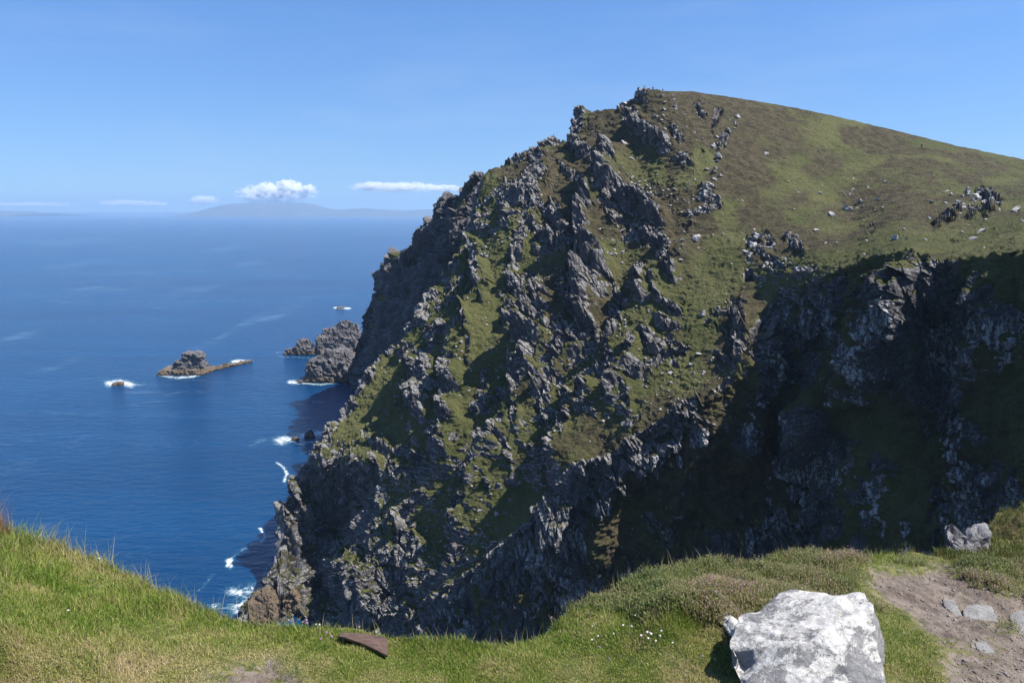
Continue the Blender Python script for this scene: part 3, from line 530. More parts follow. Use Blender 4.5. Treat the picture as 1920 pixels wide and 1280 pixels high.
def leaf_mat(name, cols, trans=.3):
    n = NT(name); tnt = n.attr("tint"); c = cols[0]
    for k, cc in enumerate(cols[1:]): c = n.mix(n.ramp(tnt, k / (len(cols) - 1), (k + 1) / (len(cols) - 1)), c, cc)
    n.set(Base_Color=c, Roughness=.55, Specular_IOR_Level=.3)
    tr = n.t.nodes.new("ShaderNodeBsdfTranslucent"); n.put(tr.inputs[0], c); mx = n.t.nodes.new("ShaderNodeMixShader"); mx.inputs[0].default_value = trans
    n.t.links.new(n.b.outputs[0], mx.inputs[1]); n.t.links.new(tr.outputs[0], mx.inputs[2]); n.t.links.new(mx.outputs[0], n.out.inputs[0]); return n.m
mG = leaf_mat("grass_blade", [(.07, .14, .014), (.15, .235, .028), (.25, .29, .06), (.40, .35, .14), (.52, .42, .24)])
NBL = 420000
gx1 = np.concatenate([rng.uniform(-140, 2080, 330000), rng.uniform(-1200, -140, 45000), rng.uniform(2080, 3200, 45000)]); gt = rng.uniform(0, 1, NBL) ** 1.15
gy1 = 1330 - gt * (1330 - TF(gx1)); B, ix = at_grid(gx1, gy1); Dd, Hh = dirt[ix], hth[ix]
keep = rng.uniform(0, 1, NBL) > np.clip(sstep(.25, .6, Dd) * .96 + Hh * .45, 0, .97); B, Dd, Hh, gx1, gy1 = B[keep], Dd[keep], Hh[keep], gx1[keep], gy1[keep]
nB = len(B); edge_d = gy1 - TF(gx1)
tall = .0095 + .019 * np.exp(-edge_d / 25) + .06 * np.exp(-((gx1 - 60) / 230) ** 2) * np.exp(-edge_d / 130) + .02 * np.exp(-((gx1 - 1270) / 90) ** 2 - ((gy1 - 1200) / 40) ** 2)
tall *= 1 + .8 * np.clip(fbm(B, .2, 3, 70), -1, 1.5)
Hb = tall * rng.uniform(.5, 1.35, nB) * np.where(Dd > .3, .6, 1); Wb = rng.uniform(.0014, .003, nB) * (1 + tall * 6)
tint = .47 + .28 * fbm(B, .5, 4, 80) + .2 * fbm(B, .1, 2, 81) + rng.normal(0, .13, nB) + .3 * np.clip(Dd, 0, 1) + np.where(rng.uniform(0, 1, nB) < .12, .4, 0) + .1 * sstep(1180, 1280, gy1) - .06 * np.exp(-((gx1 - 60) / 260) ** 2)
blades("grass", B, Hb, Wb, np.abs(rng.normal(.25, .45, nB)).clip(0, 1.3), np.clip(tint, 0, 1), mG)
# long dry stems along the brink
NS = 1700; sx = rng.uniform(-100, 2060, NS); sy = TF(sx) + rng.exponential(9, NS) - 1
wgt = np.interp(sx, [-100, 0, 60, 200, 450, 700, 1000, 1100, 1300, 1500, 1700, 2000], [1, 1, .7, .7, .5, .25, .35, .6, .7, .6, .8, .3]); k = rng.uniform(0, 1, NS) < wgt; sx, sy = sx[k], sy[k]
B2, _ = at_grid(sx, sy); ns_ = len(B2)
blades("dry_grass", B2, rng.uniform(.05, .13, ns_) * np.interp(sx, [0, 300, 600, 1000, 1300, 2000], [1.5, 1.3, .7, .8, .9, .6]), rng.uniform(.0012, .0022, ns_), rng.uniform(.05, .7, ns_), np.clip(rng.normal(.75, .2, ns_), .3, 1), mG, bend=.5)
NT_ = 2600; bx_ = rng.uniform(-150, 26, NT_); by_ = TF(bx_) + rng.uniform(-2, 26, NT_) * np.clip(1.2 - (bx_ + 150) / 200, .2, 1); Bt, _ = at_grid(bx_, by_)
blades("brown_tuft", Bt, rng.uniform(.08, .21, NT_) * np.interp(bx_, [-150, -10, 26], [1.3, 1, .35]), rng.uniform(.0012, .0024, NT_), rng.uniform(.05, .5, NT_), np.clip(rng.normal(.5, .25, NT_), 0, 1), leaf_mat("brown_stem", [(.10, .05, .03), (.22, .11, .06), (.36, .22, .12), (.5, .38, .24)], .2), bend=.6)
# heather sprigs: little upright shoots set with tiny leaves and some purple bells
mHt = leaf_mat("heather_sprig", [(.045, .075, .014), (.10, .13, .028), (.17, .155, .05), (.19, .12, .08), (.27, .15, .21)], .15)
NH = 60000; hx = rng.uniform(-140, 2080, NH); hy = TF(hx) + rng.uniform(-1, 120, NH); hx = np.concatenate([hx, rng.uniform(1000, 2080, NH)]); hy = np.concatenate([hy, TF(hx[NH:]) + rng.uniform(-1, 130, NH)])
B3, ix = at_grid(hx, hy); k = rng.uniform(0, 1, len(hx)) < sstep(.3, .7, hth[ix]) * (1 - sstep(.4, .7, dirt[ix])); B3 = B3[k]; nH = len(B3)
Hs = rng.uniform(.018, .05, nH) * (1 + .4 * fbm(B3, .2, 2, 33)); thh = rng.uniform(0, 6.28, nH); ln = rng.uniform(0, .6, nH)
ax = np.stack([np.cos(thh) * ln, np.sin(thh) * ln, np.ones(nH)], -1); Vs, Ts, tn_ = [], [], []
ht = .35 + .3 * fbm(B3, .3, 3, 35) + rng.normal(0, .1, nH)
for kf in range(7):
    c_ = B3 + ax * (Hs * (kf + .8) / 7)[:, None]; an = rng.uniform(0, 6.28, nH); l_ = rng.uniform(.004, .008, nH)[:, None]
    o_ = np.stack([np.cos(an), np.sin(an), rng.uniform(.1, 1.2, nH)], -1) * l_; w_ = np.stack([-np.sin(an), np.cos(an), 0 * an], -1) * .0022
    Vs.append(np.stack([c_ - w_, c_ + w_, c_ + o_], 1)); tn_.append(np.repeat(np.clip(ht + rng.normal(0, .08, nH) + (.35 if kf > 4 else 0) * (rng.uniform(0, 1, nH) < .3), 0, 1), 3))
V = np.concatenate([v.reshape(-1, 3) for v in Vs]); tri_mesh("heather", V, np.arange(len(V)).reshape(-1, 3), dict(tint=np.concatenate(tn_)), mHt)


# ------------------------------------------------------------------ ROCKS, STONES AND OTHER THINGS
print("things")
def tag(o, label=None, cat=None, group=None, kind=None):
    for k, v in (("label", label), ("category", cat), ("group", group), ("kind", kind)):
        if v: o[k] = v
    return o
def hull_bm(sets):
    bm = bmesh.new()
    for pts in sets:
        vs = [bm.verts.new(tuple(p)) for p in pts]
        r = bmesh.ops.convex_hull(bm, input=vs)
        bmesh.ops.delete(bm, geom=[v for v in r["geom_interior"] if isinstance(v, bmesh.types.BMVert)], context='VERTS')
    return bm
def rock_mass(name, sets, voxel, mat, relief=None, soft=0., softs=.1, seed=1, dent=None, origin=None):
    """closed hulls fused into one skin, then broken up with jagged relief"""
    bm = hull_bm(sets); me = D.meshes.new(name); bm.to_mesh(me); bm.free()
    o = D.objects.new(name, me); COL.objects.link(o)
    md = o.modifiers.new("r", 'REMESH'); md.mode = 'VOXEL'; md.voxel_size = voxel
    dg = bpy.context.evaluated_depsgraph_get(); m2 = D.meshes.new_from_object(o.evaluated_get(dg)); o.modifiers.clear(); o.data = m2; D.meshes.remove(me); m2.name = name
    n_ = len(m2.vertices); P_ = np.zeros(n_ * 3, f32); m2.vertices.foreach_get("co", P_); P_ = P_.reshape(-1, 3).astype(float)
    N_ = np.zeros(n_ * 3, f32); m2.vertices.foreach_get("normal", N_); N_ = N_.reshape(-1, 3)
    d = np.zeros(n_)
    if relief: d += rock_relief(P_ * relief.get("k", 1), N_, np.ones(n_), relief["amp"], seed=seed, **relief.get("kw", {})) / relief.get("k", 1)
    if soft: d += soft * (fbm(P_, softs, 5, seed + 5) + .7 * (np.abs(fbm(P_, softs * .55, 4, seed + 9)) - .3))
    if dent:
        for c_, r_, a_ in dent: d -= a_ * np.exp(-((P_ - np.array(c_)) ** 2).sum(-1) / r_ ** 2)
    P_ = P_ + N_ * d[:, None]
    org = np.array(origin) if origin is not None else np.array([P_[:, 0].mean(), P_[:, 1].mean(), P_[:, 2].min()])
    m2.vertices.foreach_set("co", (P_ - org).astype(f32).ravel()); o.location = org; m2.materials.clear(); m2.materials.append(mat); m2.update()
    return o
def box_hull(x0, x1, y0, y1, z0, z1, jit=.15, topw=.7, skew=0.):
    r = random.Random(hash((round(x0, 2), round(y0, 2), round(z1, 2)))); P_ = []
    for zx, s_ in ((z0, 1), ((z0 + z1) / 2, .9), (z1, topw)):
        for (u, v) in ((0, 0), (1, 0), (1, 1), (0, 1), (.5, 0), (.5, 1), (0, .5), (1, .5)):
            cx_, cy_ = (x0 + x1) / 2, (y0 + y1) / 2
            P_.append((cx_ + (u - .5) * (x1 - x0) * s_ * (1 + r.uniform(-jit, jit)) + skew * (zx - z0), cy_ + (v - .5) * (y1 - y0) * s_ * (1 + r.uniform(-jit, jit)), zx + (0 if zx == z0 else r.uniform(-jit, jit) * (z1 - z0) * .5)))
    return P_
def stack_mat(name, tide=3.5, ks=.35):
    n = NT(name); c = rock_colour(n, ks, .35, ((.06, .056, .062), (.12, .11, .115)), (.34, .33, .31), .2)
    x = n.t.nodes.new("ShaderNodeSeparateXYZ"); n.put(x.inputs[0], n.co)
    tz = n.ramp(n.math('ADD', x.outputs[2], n.math('MULTIPLY', n.noise(.12, 4), 4.)), tide + 1, tide + 3.5, 1, 0)
    c = n.mix(tz, c, (.17, .125, .085)); wet = n.ramp(n.math('ADD', x.outputs[2], n.math('MULTIPLY', n.noise(.3, 3), 1.5)), 1.0, 2.2, 1, 0)
    c = n.mix(wet, c, (.03, .025, .022))
    return n.set(Base_Color=c, Roughness=.85, Specular_IOR_Level=.3, Normal=n.bump(n.noise(.9, 7, .75), .8, 1.5))
mSt = stack_mat("sea_stack_rock")
def sea_px(px, py): return usea(np.array(float(px)), np.array(float(py)))
REL = dict(amp=.8, kw=dict(sizes=((9, 1.4), (4, .9), (1.7, .45)), thin=.45, dip=25, beds=((2.6, .9), (1.0, .35))))
c = sea_px(355, 700); cx, cy = c[0], c[1]
stk = rock_mass("rock_islet", [box_hull(cx - 20, cx + 14, cy - 7, cy + 9, -2, 3.6, .12, .85), box_hull(cx - 12, cx + 9, cy - 3, cy + 9, 2, 8.5, .1, .8), box_hull(cx - 5, cx + 11.5, cy - 2, cy + 10, 3, 14.6, .07, .82, -.12),
    [(cx + 12, cy + 2, -2), (cx + 12, cy + 10, 3.2), (cx + 12, cy + 14, -2), (cx + 33, cy + 44, -1), (cx + 31, cy + 50, 1.4), (cx + 26, cy + 50, -1), (cx + 20, cy + 20, 2.4)]], .55, mSt, REL, seed=31)
tag(stk, "flat topped grey rock islet with a low tail, alone in the open water", "rock islet")
c = sea_px(605, 716); cx, cy = c[0], c[1]
stk = rock_mass("sea_stack", [box_hull(cx - 13, cx + 18, cy - 3, cy + 22, -2, 15, .12, .75), box_hull(cx - 6, cx + 22, cy + 2, cy + 26, 4, 20, .1, .6)], .6, mSt, dict(amp=.9, kw=dict(sizes=((9, 1.3), (4, .9), (1.7, .45)), thin=.6, dip=35)), seed=41)
tag(stk, "rounded dark sea stack with a brown foot, nearest at the base of the far headland", "sea stack", "sea stacks off the headland")
c = sea_px(632, 664); cx, cy = c[0], c[1]
stk = rock_mass("sea_stack", [box_hull(cx - 19, cx + 17, cy - 2, cy + 26, -2, 14, .1, .85), [(cx - 20, cy + 4, 0), (cx - 16, cy + 10, 17), (cx - 1, cy + 12, 25), (cx + 6, cy + 12, 28), (cx + 16, cy + 14, 24), (cx + 20, cy + 4, 0), (cx + 18, cy + 26, 0), (cx - 14, cy + 26, 0), (cx + 2, cy + 2, 14)]], .65, mSt,
    dict(amp=.9, kw=dict(sizes=((10, 1.4), (4, .9), (1.7, .45)), thin=.45, dip=38)), seed=51)
tag(stk, "tall peaked sea stack rising behind the rounded one, touching the headland", "sea stack", "sea stacks off the headland")
c = sea_px(566, 665); cx, cy = c[0], c[1]
stk = rock_mass("sea_stack", [box_hull(cx - 8, cx + 11, cy - 2, cy + 12, -2, 6.5, .15, .8), box_hull(cx - 6, cx + 8, cy, cy + 10, 3, 12, .15, .5), box_hull(cx - 15, cx - 6, cy - 1, cy + 6, -2, 4.6, .1, .85)], .5, mSt, dict(amp=.7, kw=dict(sizes=((6, 1.2), (3, .8), (1.4, .4)), thin=.5, dip=35)), seed=61)
tag(stk, "low lumpy sea stack at the seaward end of the row of stacks", "sea stack", "sea stacks off the headland")
for (x, y, w, h, lab) in [(222, 722, 20, 2.0, "small dark wave washed rock left of the islet, ringed with white foam"), (553, 825, 15, 1.4, "low flat dark rock in the surf, left one of two below the cliff"),
                          (581, 820, 17, 2.8, "blocky brown rock in the surf, right one of two below the cliff"), (638, 578, 15, 1.6, "tiny dark rock awash far out beside the headland"), (563, 718, 8, 1.6, "small black rock with foam at the foot of the rounded sea stack")]:
    c = sea_px(x, y); u = c[1] / FPX; w = w * u
    tag(rock_mass("sea_rock", [box_hull(c[0] - w / 2, c[0] + w / 2, c[1] - w * .3, c[1] + w * .4, -1, h, .25, .7), box_hull(c[0] - w * .2, c[0] + w * .4, c[1] - w * .2, c[1] + w * .3, 0, h * 1.3, .2, .6)], max(w / 26, .14), mSt, dict(amp=.5, k=2.5), seed=int(x)), lab, "sea rock", "rocks awash in the sea")
mFoot = stack_mat("shore_rock", 9., .5)
for (x, y, w, h, lab, sd) in [(487, 1168, 64, 8.2, "big brown boulder at the waterline under the sea cliff", 71), (545, 1150, 34, 6, "smaller brown rock in the shaded inlet under the sea cliff", 72)]:
    c = sea_px(x, y); u = c[1] / FPX; w *= u
    tag(rock_mass("shore_rock", [box_hull(c[0] - w / 2, c[0] + w / 2, c[1] - 1, c[1] + w, -2, h * .7, .15, .8), box_hull(c[0] - w * .25, c[0] + w * .4, c[1], c[1] + w * .9, 0, h, .15, .55)], .22, mFoot, dict(amp=.5, k=1.2), seed=sd), lab, "shore rock")

# boulders lying on the hill
nb_ = NT("hill_boulder"); nb_.set(Base_Color=rock_colour(nb_, 1.6, 1.75, ((.12, .11, .115), (.24, .23, .235)), (.62, .60, .57)), Roughness=.9, Specular_IOR_Level=.25, Normal=nb_.bump(nb_.noise(2.5, 6, .7), .6, .4)); mB = nb_.m
PROTO = []
for k in range(9):
    r = random.Random(100 + k); sx_, sy_, sz_ = 1, r.uniform(.6, 1), r.uniform(.4, .8)
    bm = hull_bm([[(r.uniform(-1, 1) * sx_, r.uniform(-1, 1) * sy_, r.uniform(-1, 1) * sz_) for _ in range(13)]])
    bmesh.ops.subdivide_edges(bm, edges=bm.edges[:], cuts=2, use_grid_fill=True)
    for v in bm.verts: v.co += Vector((r.gauss(0, .045), r.gauss(0, .045), r.gauss(0, .045)))
    me = D.meshes.new("boulder"); bm.to_mesh(me); bm.free(); me.materials.append(mB); PROTO.append(me)
def boulder(x, y, wpx, label, group, k=None, flat=1., rot=None, name="boulder"):
    p = on_hill(x, y); s_ = wpx * p.y / FPX / 2; o = D.objects.new(name, PROTO[k if k is not None else random.randrange(9)]); COL.objects.link(o)
    o.scale = (s_, s_ * random.uniform(.8, 1.1), s_ * flat * random.uniform(.85, 1.15)); o.location = p + Vector((0, 0, s_ * .28 * flat)); o.rotation_euler = rot or (random.uniform(-.4, .4), random.uniform(-.2, .7), random.uniform(0, 6.28))
    return tag(o, label, "boulder", group)
for (x, y, w, fl, lab) in [(1592, 395, 27, 1.2, "large pale square boulder standing alone on the right hillside"), (1259, 669, 25, .9, "rounded grey boulder on green turf above the cliff edge"), (1305, 453, 23, .8, "broad pale boulder on the brown slope beside the grassy gully"),
    (1283, 471, 13, 1, "smaller boulder just below the broad pale one by the grassy gully"), (1176, 577, 19, 1.4, "pale leaning slab with a sharp shadow in the middle of the slope"), (1247, 800, 17, .9, "white angular boulder on the brown strip by the cliff edge"),
    (1176, 798, 22, .9, "grey boulder at the lower end of the green hollow, upper of a pair"), (1184, 806, 18, .8, "grey boulder at the lower end of the green hollow, lower of a pair"), (1503, 516, 30, .9, "pale broken boulder right at the turf edge of the dark cliff"),
    (1838, 436, 22, .8, "pale leaning boulder on the far right slope, upper of two touching"), (1824, 446, 22, .6, "pale flat boulder on the far right slope, lower of two touching"), (1906, 396, 26, .8, "dark grey boulder at the right edge of the slope"), (1917, 415, 14, .8, "small boulder under the dark grey one at the right edge"),
    (1678, 450, 16, 1.1, "pale boulder among stones right of centre, above the turf rim"), (1168, 441, 23, .4, "flat grey slab lying on turf under the dark overhang"), (1170, 271, 22, .45, "pale flat slab below the great summit outcrop"), (1188, 305, 15, .5, "pale wedge shaped stone on green turf below the summit"),
    (1200, 299, 8, .9, "small pale stone just right of the pale wedge shaped stone"), (1231, 328, 10, .9, "grey stone on the brown slope under the summit outcrops"), (1182, 343, 9, .9, "first of three grey blocks in line left of the grey stone"), (935, 971, 13, 1.2, "grey slab standing upright in grass near the cliff foot"),
    (954, 584, 15, 1.3, "dark purple boulder at the right edge of the green gully"), (1384, 573, 20, .7, "pale capstone lying on top of the upright rocks above the cliff edge"), (1370, 563, 9, 1, "small pale stone beside the pale capstone"), (1348, 581, 10, .9, "pale stone left of the upright rocks above the cliff edge"),
    (1335, 592, 7, 1, "tiny stone at the left of the group above the cliff edge"), (1318, 592, 15, 1.2, "dark rounded rock in the green gully side"), (1530, 432, 12, 1.2, "long pale stone below the square boulder"), (1558, 404, 16, .7, "flat pale stone left of the square boulder"), (1582, 391, 9, .9, "small stone touching the square boulder on its left"),
    (1616, 382, 14, 1.2, "dark upright stone right of the square boulder"), (1646, 373, 8, 1, "lone small pale stone uphill of the dark upright stone"), (1656, 391, 8, 1, "small dark stone downhill on the open right slope"), (1746, 382, 12, 1, "dark stone left of the right hand outcrop"), (1744, 413, 11, .8, "white stone below left of the right hand outcrop"),
    (1762, 414, 14, .6, "flat pale stone in the shadow side of the right hand outcrop"), (1694, 433, 9, 1.3, "upright pale stone above the pale boulder"), (1700, 451, 9, .9, "dark stone right of the pale boulder"), (1548, 461, 8, .8, "pale stone below the flat stone in the middle right slope"), (1556, 456, 11, .3, "thin flat stone in the middle right slope"),
    (1660, 342, 10, .8, "dark stone high on the open right slope"), (1600, 355, 8, .8, "small dark stone in the loose group high on the right slope"), (1535, 365, 9, .8, "flat dark stone left of the loose group on the right slope"), (1445, 318, 7, .8, "small white stone below the dark pair on the brown slope"),
    (1436, 290, 12, 1, "dark pointed stone on the brown upper slope, left of a pair"), (1470, 297, 10, .7, "dark pointed stone on the brown upper slope, right of a pair"), (1303, 337, 8, .9, "small blue grey stone in the middle of the brown slope"), (1391, 378, 6, 1, "single white stone right of the lower outcrop"), (1264, 189, 8, .8, "pale stone near the summit grass, lower right of a line"),
    (1240, 182, 9, .7, "pale stone near the summit grass, upper left of a line"), (1242, 173, 8, .7, "small stone close under the standing walkers"), (1392, 515, 8, 1, "lone round stone below the rocky knots"), (1395, 541, 10, .3, "flat pale flake on the green slope"), (1463, 504, 8, .8, "small pale stone right of the rocky knots"),
    (1338, 564, 7, 1, "tiny dark stone above the cliff edge group"), (1283, 504, 11, .5, "pale flat stone on the grassy bank of the gully"), (1310, 664, 11, .7, "dark low rock on the turf between outcrops"), (1294, 685, 12, 1, "white stone on the green hollow's upper rim"), (1302, 700, 9, .9, "white stone below the upper rim of the green hollow"),
    (1318, 700, 7, 1, "small white stone alone in the turf, near the rim"), (1255, 700, 13, 1, "dark rock with a pale top in the green hollow"), (1224, 806, 8, .4, "thin pale flake lying on the brown strip"), (1213, 820, 8, .5, "small pale flake farther down the brown strip"), (865, 1063, 10, .5, "pale flat slab on the lower green shelf")]:
    boulder(x, y, w, lab, "boulders lying on the hill", flat=fl)
def where(lab, x, y, x0, x1, y0, y1):
    h_ = ("left", "middle", "right")[min(2, int(3 * (x - x0) / (x1 - x0)))]; v_ = "upper" if y < (y0 + y1) / 2 else "lower"
    return lab + ", at its " + (v_ + " " + h_ if h_ != "middle" else v_ + " middle")
# many smaller stones
zones = [((1160, 1300, 340, 400), 55, (4, 9), "small pale stone in the scatter below the summit outcrops"), ((1130, 1180, 440, 520), 24, (4, 8), "small pale stone in the scatter beside the dark ridge"), ((1470, 1680, 330, 400), 22, (3, 7), "small dark stone in the loose group on the open right slope"),
         ((1230, 1390, 640, 740), 30, (4, 8), "small pale stone on the turf above the cliff edge"), ((860, 930, 560, 760), 20, (3, 7), "small pale stone in the long green gully"), ((700, 900, 860, 1000), 25, (3, 7), "small pale stone on the green lower slope"), ((1240, 1330, 180, 300), 24, (4, 8), "small pale stone on the heathery upper slope"),
         ((1400, 1500, 430, 520), 16, (4, 8), "small grey stone among the rocky knots"), ((1760, 1880, 350, 420), 18, (4, 9), "small dark stone around the right hand outcrop")]
for (x0, x1, y0, y1), cnt, (a, b), lab in zones:
    for k in range(cnt):
        qx, qy = random.uniform(x0, x1), random.uniform(y0, y1); wq = random.uniform(a, b); sz_ = "tiny" if wq < a + (b - a) * .3 else "larger" if wq > a + (b - a) * .72 else "small"
        boulder(qx, qy, wq, where(lab.replace("small", sz_, 1), qx, qy, x0, x1, y0, y1), lab.replace(" stone", " stones", 1), flat=random.uniform(.5, 1.1), name="stone")
for (cx_, cy_, rx_, ry_), cnt, (a, b), lab in [((1422, 465, 34, 22), 12, (8, 17), "dark angular boulder in the leftmost knot of rocks"), ((1490, 455, 16, 12), 6, (8, 16), "dark boulder in the small steep rock knot"), ((1455, 500, 35, 14), 10, (7, 14), "dark boulder in the row below the knots"),
         ((1825, 378, 45, 24), 30, (8, 17), "dark jagged boulder in the right hand outcrop")]:
    for k in range(cnt):
        t_ = random.uniform(0, 6.28); q = math.sqrt(random.random()); qx, qy = cx_ + rx_ * q * math.cos(t_), cy_ + ry_ * q * math.sin(t_); wq = random.uniform(a, b); boulder(qx, qy, wq, where(("big " if wq > (a + b) / 2 else "small ") + lab, qx, qy, cx_ - rx_, cx_ + rx_, cy_ - ry_, cy_ + ry_), lab.split(" in ")[0] + "s in " + lab.split(" in ")[1], flat=random.uniform(.9, 1.5))
for pts, cnt, (a, b), jit, lab, grp in [([(1384,212),(1380,238),(1352,262),(1342,300),(1340,335),(1325,365),(1318,385),(1298,408)], 52, (6, 15), 7, "grey block in the winding line of rocks on the brown upper slope", "blocks in the winding line of rocks"), ([(1163,203),(1182,192),(1198,180),(1212,172)], 12, (9, 18), 3, "pale tilted slab on the summit's left shoulder", "pale tilted slabs on the summit's shoulder"),
        ([(1262,190),(1245,225),(1270,262)], 12, (6, 13), 8, "pale block between the summit outcrops", "pale blocks between the summit outcrops")]:
    for k in range(cnt):
        q = (k + random.random()) / cnt * (len(pts) - 1); i_ = min(int(q), len(pts) - 2); f_ = q - i_; qx = pts[i_][0] * (1 - f_) + pts[i_ + 1][0] * f_ + random.gauss(0, jit); qy = pts[i_][1] * (1 - f_) + pts[i_ + 1][1] * f_ + random.gauss(0, 3); wq = random.uniform(a, b)
        boulder(qx, max(qy, TOP(qx) + 4), wq, ("big " if wq > (a + b) / 2 else "small ") + lab + ", " + ("top end", "upper part", "lower part", "bottom end")[min(3, int(4 * k / cnt))], grp, flat=random.uniform(.6, 1.2), rot=(random.uniform(-.3, .3), random.uniform(.3, .8), random.uniform(-.6, .6)))
def stone_field(name, C_, S_, mat, flat=.65):
    """thousands of low stones in one mesh: C_ centres, S_ half sizes"""
    n_ = len(C_); ph = (1 + 5 ** .5) / 2; base = np.array([(-1, ph, 0), (1, ph, 0), (-1, -ph, 0), (1, -ph, 0), (0, -1, ph), (0, 1, ph), (0, -1, -ph), (0, 1, -ph), (ph, 0, -1), (ph, 0, 1), (-ph, 0, -1), (-ph, 0, 1)]) / 1.9
    Fc = np.array([(0,11,5),(0,5,1),(0,1,7),(0,7,10),(0,10,11),(1,5,9),(5,11,4),(11,10,2),(10,7,6),(7,1,8),(3,9,4),(3,4,2),(3,2,6),(3,6,8),(3,8,9),(4,9,5),(2,4,11),(6,2,10),(8,6,7),(9,8,1)])
    V = base[None] * (1 + rng.uniform(-.35, .35, (n_, 12, 1))) * np.stack([rng.uniform(.7, 1.3, n_), rng.uniform(.7, 1.2, n_), rng.uniform(.5, 1.1, n_) * flat * 1.3], -1)[:, None]
    a = rng.uniform(0, 6.28, n_); b = rng.uniform(-.7, .7, n_); x, y, z = V[..., 0], V[..., 1], V[..., 2]
    x, z = x * np.cos(b)[:, None] + z * np.sin(b)[:, None], -x * np.sin(b)[:, None] + z * np.cos(b)[:, None]
    x, y = x * np.cos(a)[:, None] - y * np.sin(a)[:, None], x * np.sin(a)[:, None] + y * np.cos(a)[:, None]
    V = np.stack([x, y, z], -1) * S_[:, None, None] + C_[:, None]
    T = (Fc[None] + (np.arange(n_) * 12)[:, None, None]).reshape(-1, 3)
    return tri_mesh(name, V.reshape(-1, 3), T, {}, mat)
nn_ = 60000; ri = rng.integers(60, NR - 3, nn_); ci = rng.integers(40, NC - 3, nn_); fi = ri * NC + ci
xs_, ys_ = px[fi], py[fi]; dn = base[fi]; cl = .5 + .5 * fbm(PF[fi], 12, 4, 200)
pr = np.clip(dn * .9 + .04, 0, 1) * sstep(.35, .75, cl) * np.where(wmf[fi] > .5, .22, 1) * (rock2[fi] < .85) * np.where(xs_ > 1330, .3, 1)
k = rng.uniform(0, 1, nn_) < pr * .8; sz = np.exp(rng.normal(-1.55, .45, k.sum())).clip(.1, .8)
stone_field("scree", PF[fi][k] + [0, 0, .05], sz, mB)

# ---- foreground rocks
def fg_rock_mat(name, lich, base_=((.17, .168, .168), (.31, .30, .29)), seed=0):
    n = NT(name); c = n.mix(n.ramp(n.noise(9, 6, .7), .3, .7), *base_); c = n.mix(n.ramp(n.noise(60, 4, .7), .55, .7, 0, .7), c, (.09, .088, .09))
    big = n.math('ADD', n.math('MULTIPLY', n.noise(4.2, 9, .8, None, .4), .72), n.math('MULTIPLY', n.noise(19, 7, .8), .28)); up = n.ramp(n.nz(), .05, .7, -.13, .12); lm = n.ramp(n.math('ADD', big, up), .53 - lich, .57 - lich)
    wht = n.mix(n.ramp(n.noise(26, 6, .75), .4, .62), (.46, .44, .405), (.66, .64, .60)); wht = n.mix(n.ramp(n.noise(70, 4, .7), .6, .7, 0, .75), wht, (.3, .3, .3))
    c = n.mix(lm, c, wht); c = n.mix(n.ramp(n.noise(7, 5, .7, n.mapv((1, 1, 1), (1, 2, 3))), .64, .7, 0, .65), c, (.47, .42, .33))
    h = n.math('ADD', n.math('MULTIPLY', n.noise(14, 8, .75), 1.), n.math('MULTIPLY', lm, .08))
    return n.set(Base_Color=c, Roughness=.9, Specular_IOR_Level=.25, Normal=n.bump(h, .8, .03))
mFR = fg_rock_mat("lichened_boulder", -.06)
def UP(*a): return tuple(float(v) for v in U(np.array(float(a[0])), np.array(float(a[1])), a[2]))
pts = [UP(*p) for p in [(1364,1212,2.66),(1366,1254,2.60),(1425,1330,2.42),(1500,1340,2.40),(1662,1330,2.44),(1657,1270,2.52),(1643,1180,2.62),(1640,1130,2.70),(1622,1111,2.80),(1604,1113,2.86),(1545,1107,2.98),(1486,1108,2.98),
   (1440,1130,2.92),(1386,1152,2.86),(1374,1180,2.78),(1500,1215,2.55),(1610,1200,2.58),(1450,1195,2.66),(1420,1235,3.05),(1600,1200,3.1),(1660,1230,2.8)]]
bl = rock_mass("boulder", [pts], .006, mFR, None, .016, .22, 5, [(UP(1375, 1232, 2.6), .05, .07), (UP(1568, 1112, 2.9), .05, .02), (UP(1425, 1140, 2.9), .05, .02)])
tag(bl, "big white and grey lichen covered boulder in the turf beside the path", "boulder")
mSl = fg_rock_mat("pale_slate", -.02, ((.20, .19, .18), (.36, .34, .31)))
for i_, (sets, lab) in enumerate([
    ([[(1336,1144,3.02),(1352,1139,3.03),(1384,1163,2.92),(1386,1176,2.88),(1374,1196,2.86),(1362,1186,2.92),(1350,1160,3.0),(1360,1150,3.08),(1384,1175,2.96)]], "pale pointed slab of rock leaning against the big boulder's left side"),
    ([[(1318,1150,3.05),(1332,1152,3.05),(1368,1196,2.90),(1362,1206,2.88),(1345,1190,2.93),(1330,1165,3.02),(1345,1170,3.04)]], "dark slate under the pale pointed slab, half hidden in heather"),
    ([[(1300,1196,2.94),(1312,1194,2.95),(1320,1206,2.90),(1312,1210,2.88),(1302,1204,2.9),(1312,1200,2.98)]], "small grey stone in the shaded grass below the heather"),
    ([[(1214,1170,3.10),(1228,1168,3.12),(1238,1178,3.04),(1230,1182,3.0),(1217,1178,3.04),(1228,1174,3.14)]], "small white stone at the heather's lower edge")]):
    tag(rock_mass("stone", [[UP(*p) for p in q] for q in sets], .004, mSl, None, .003, .03, 80 + i_), lab, "stone")
mDp = fg_rock_mat("path_stone", -.3, ((.19, .18, .17), (.29, .28, .265)))
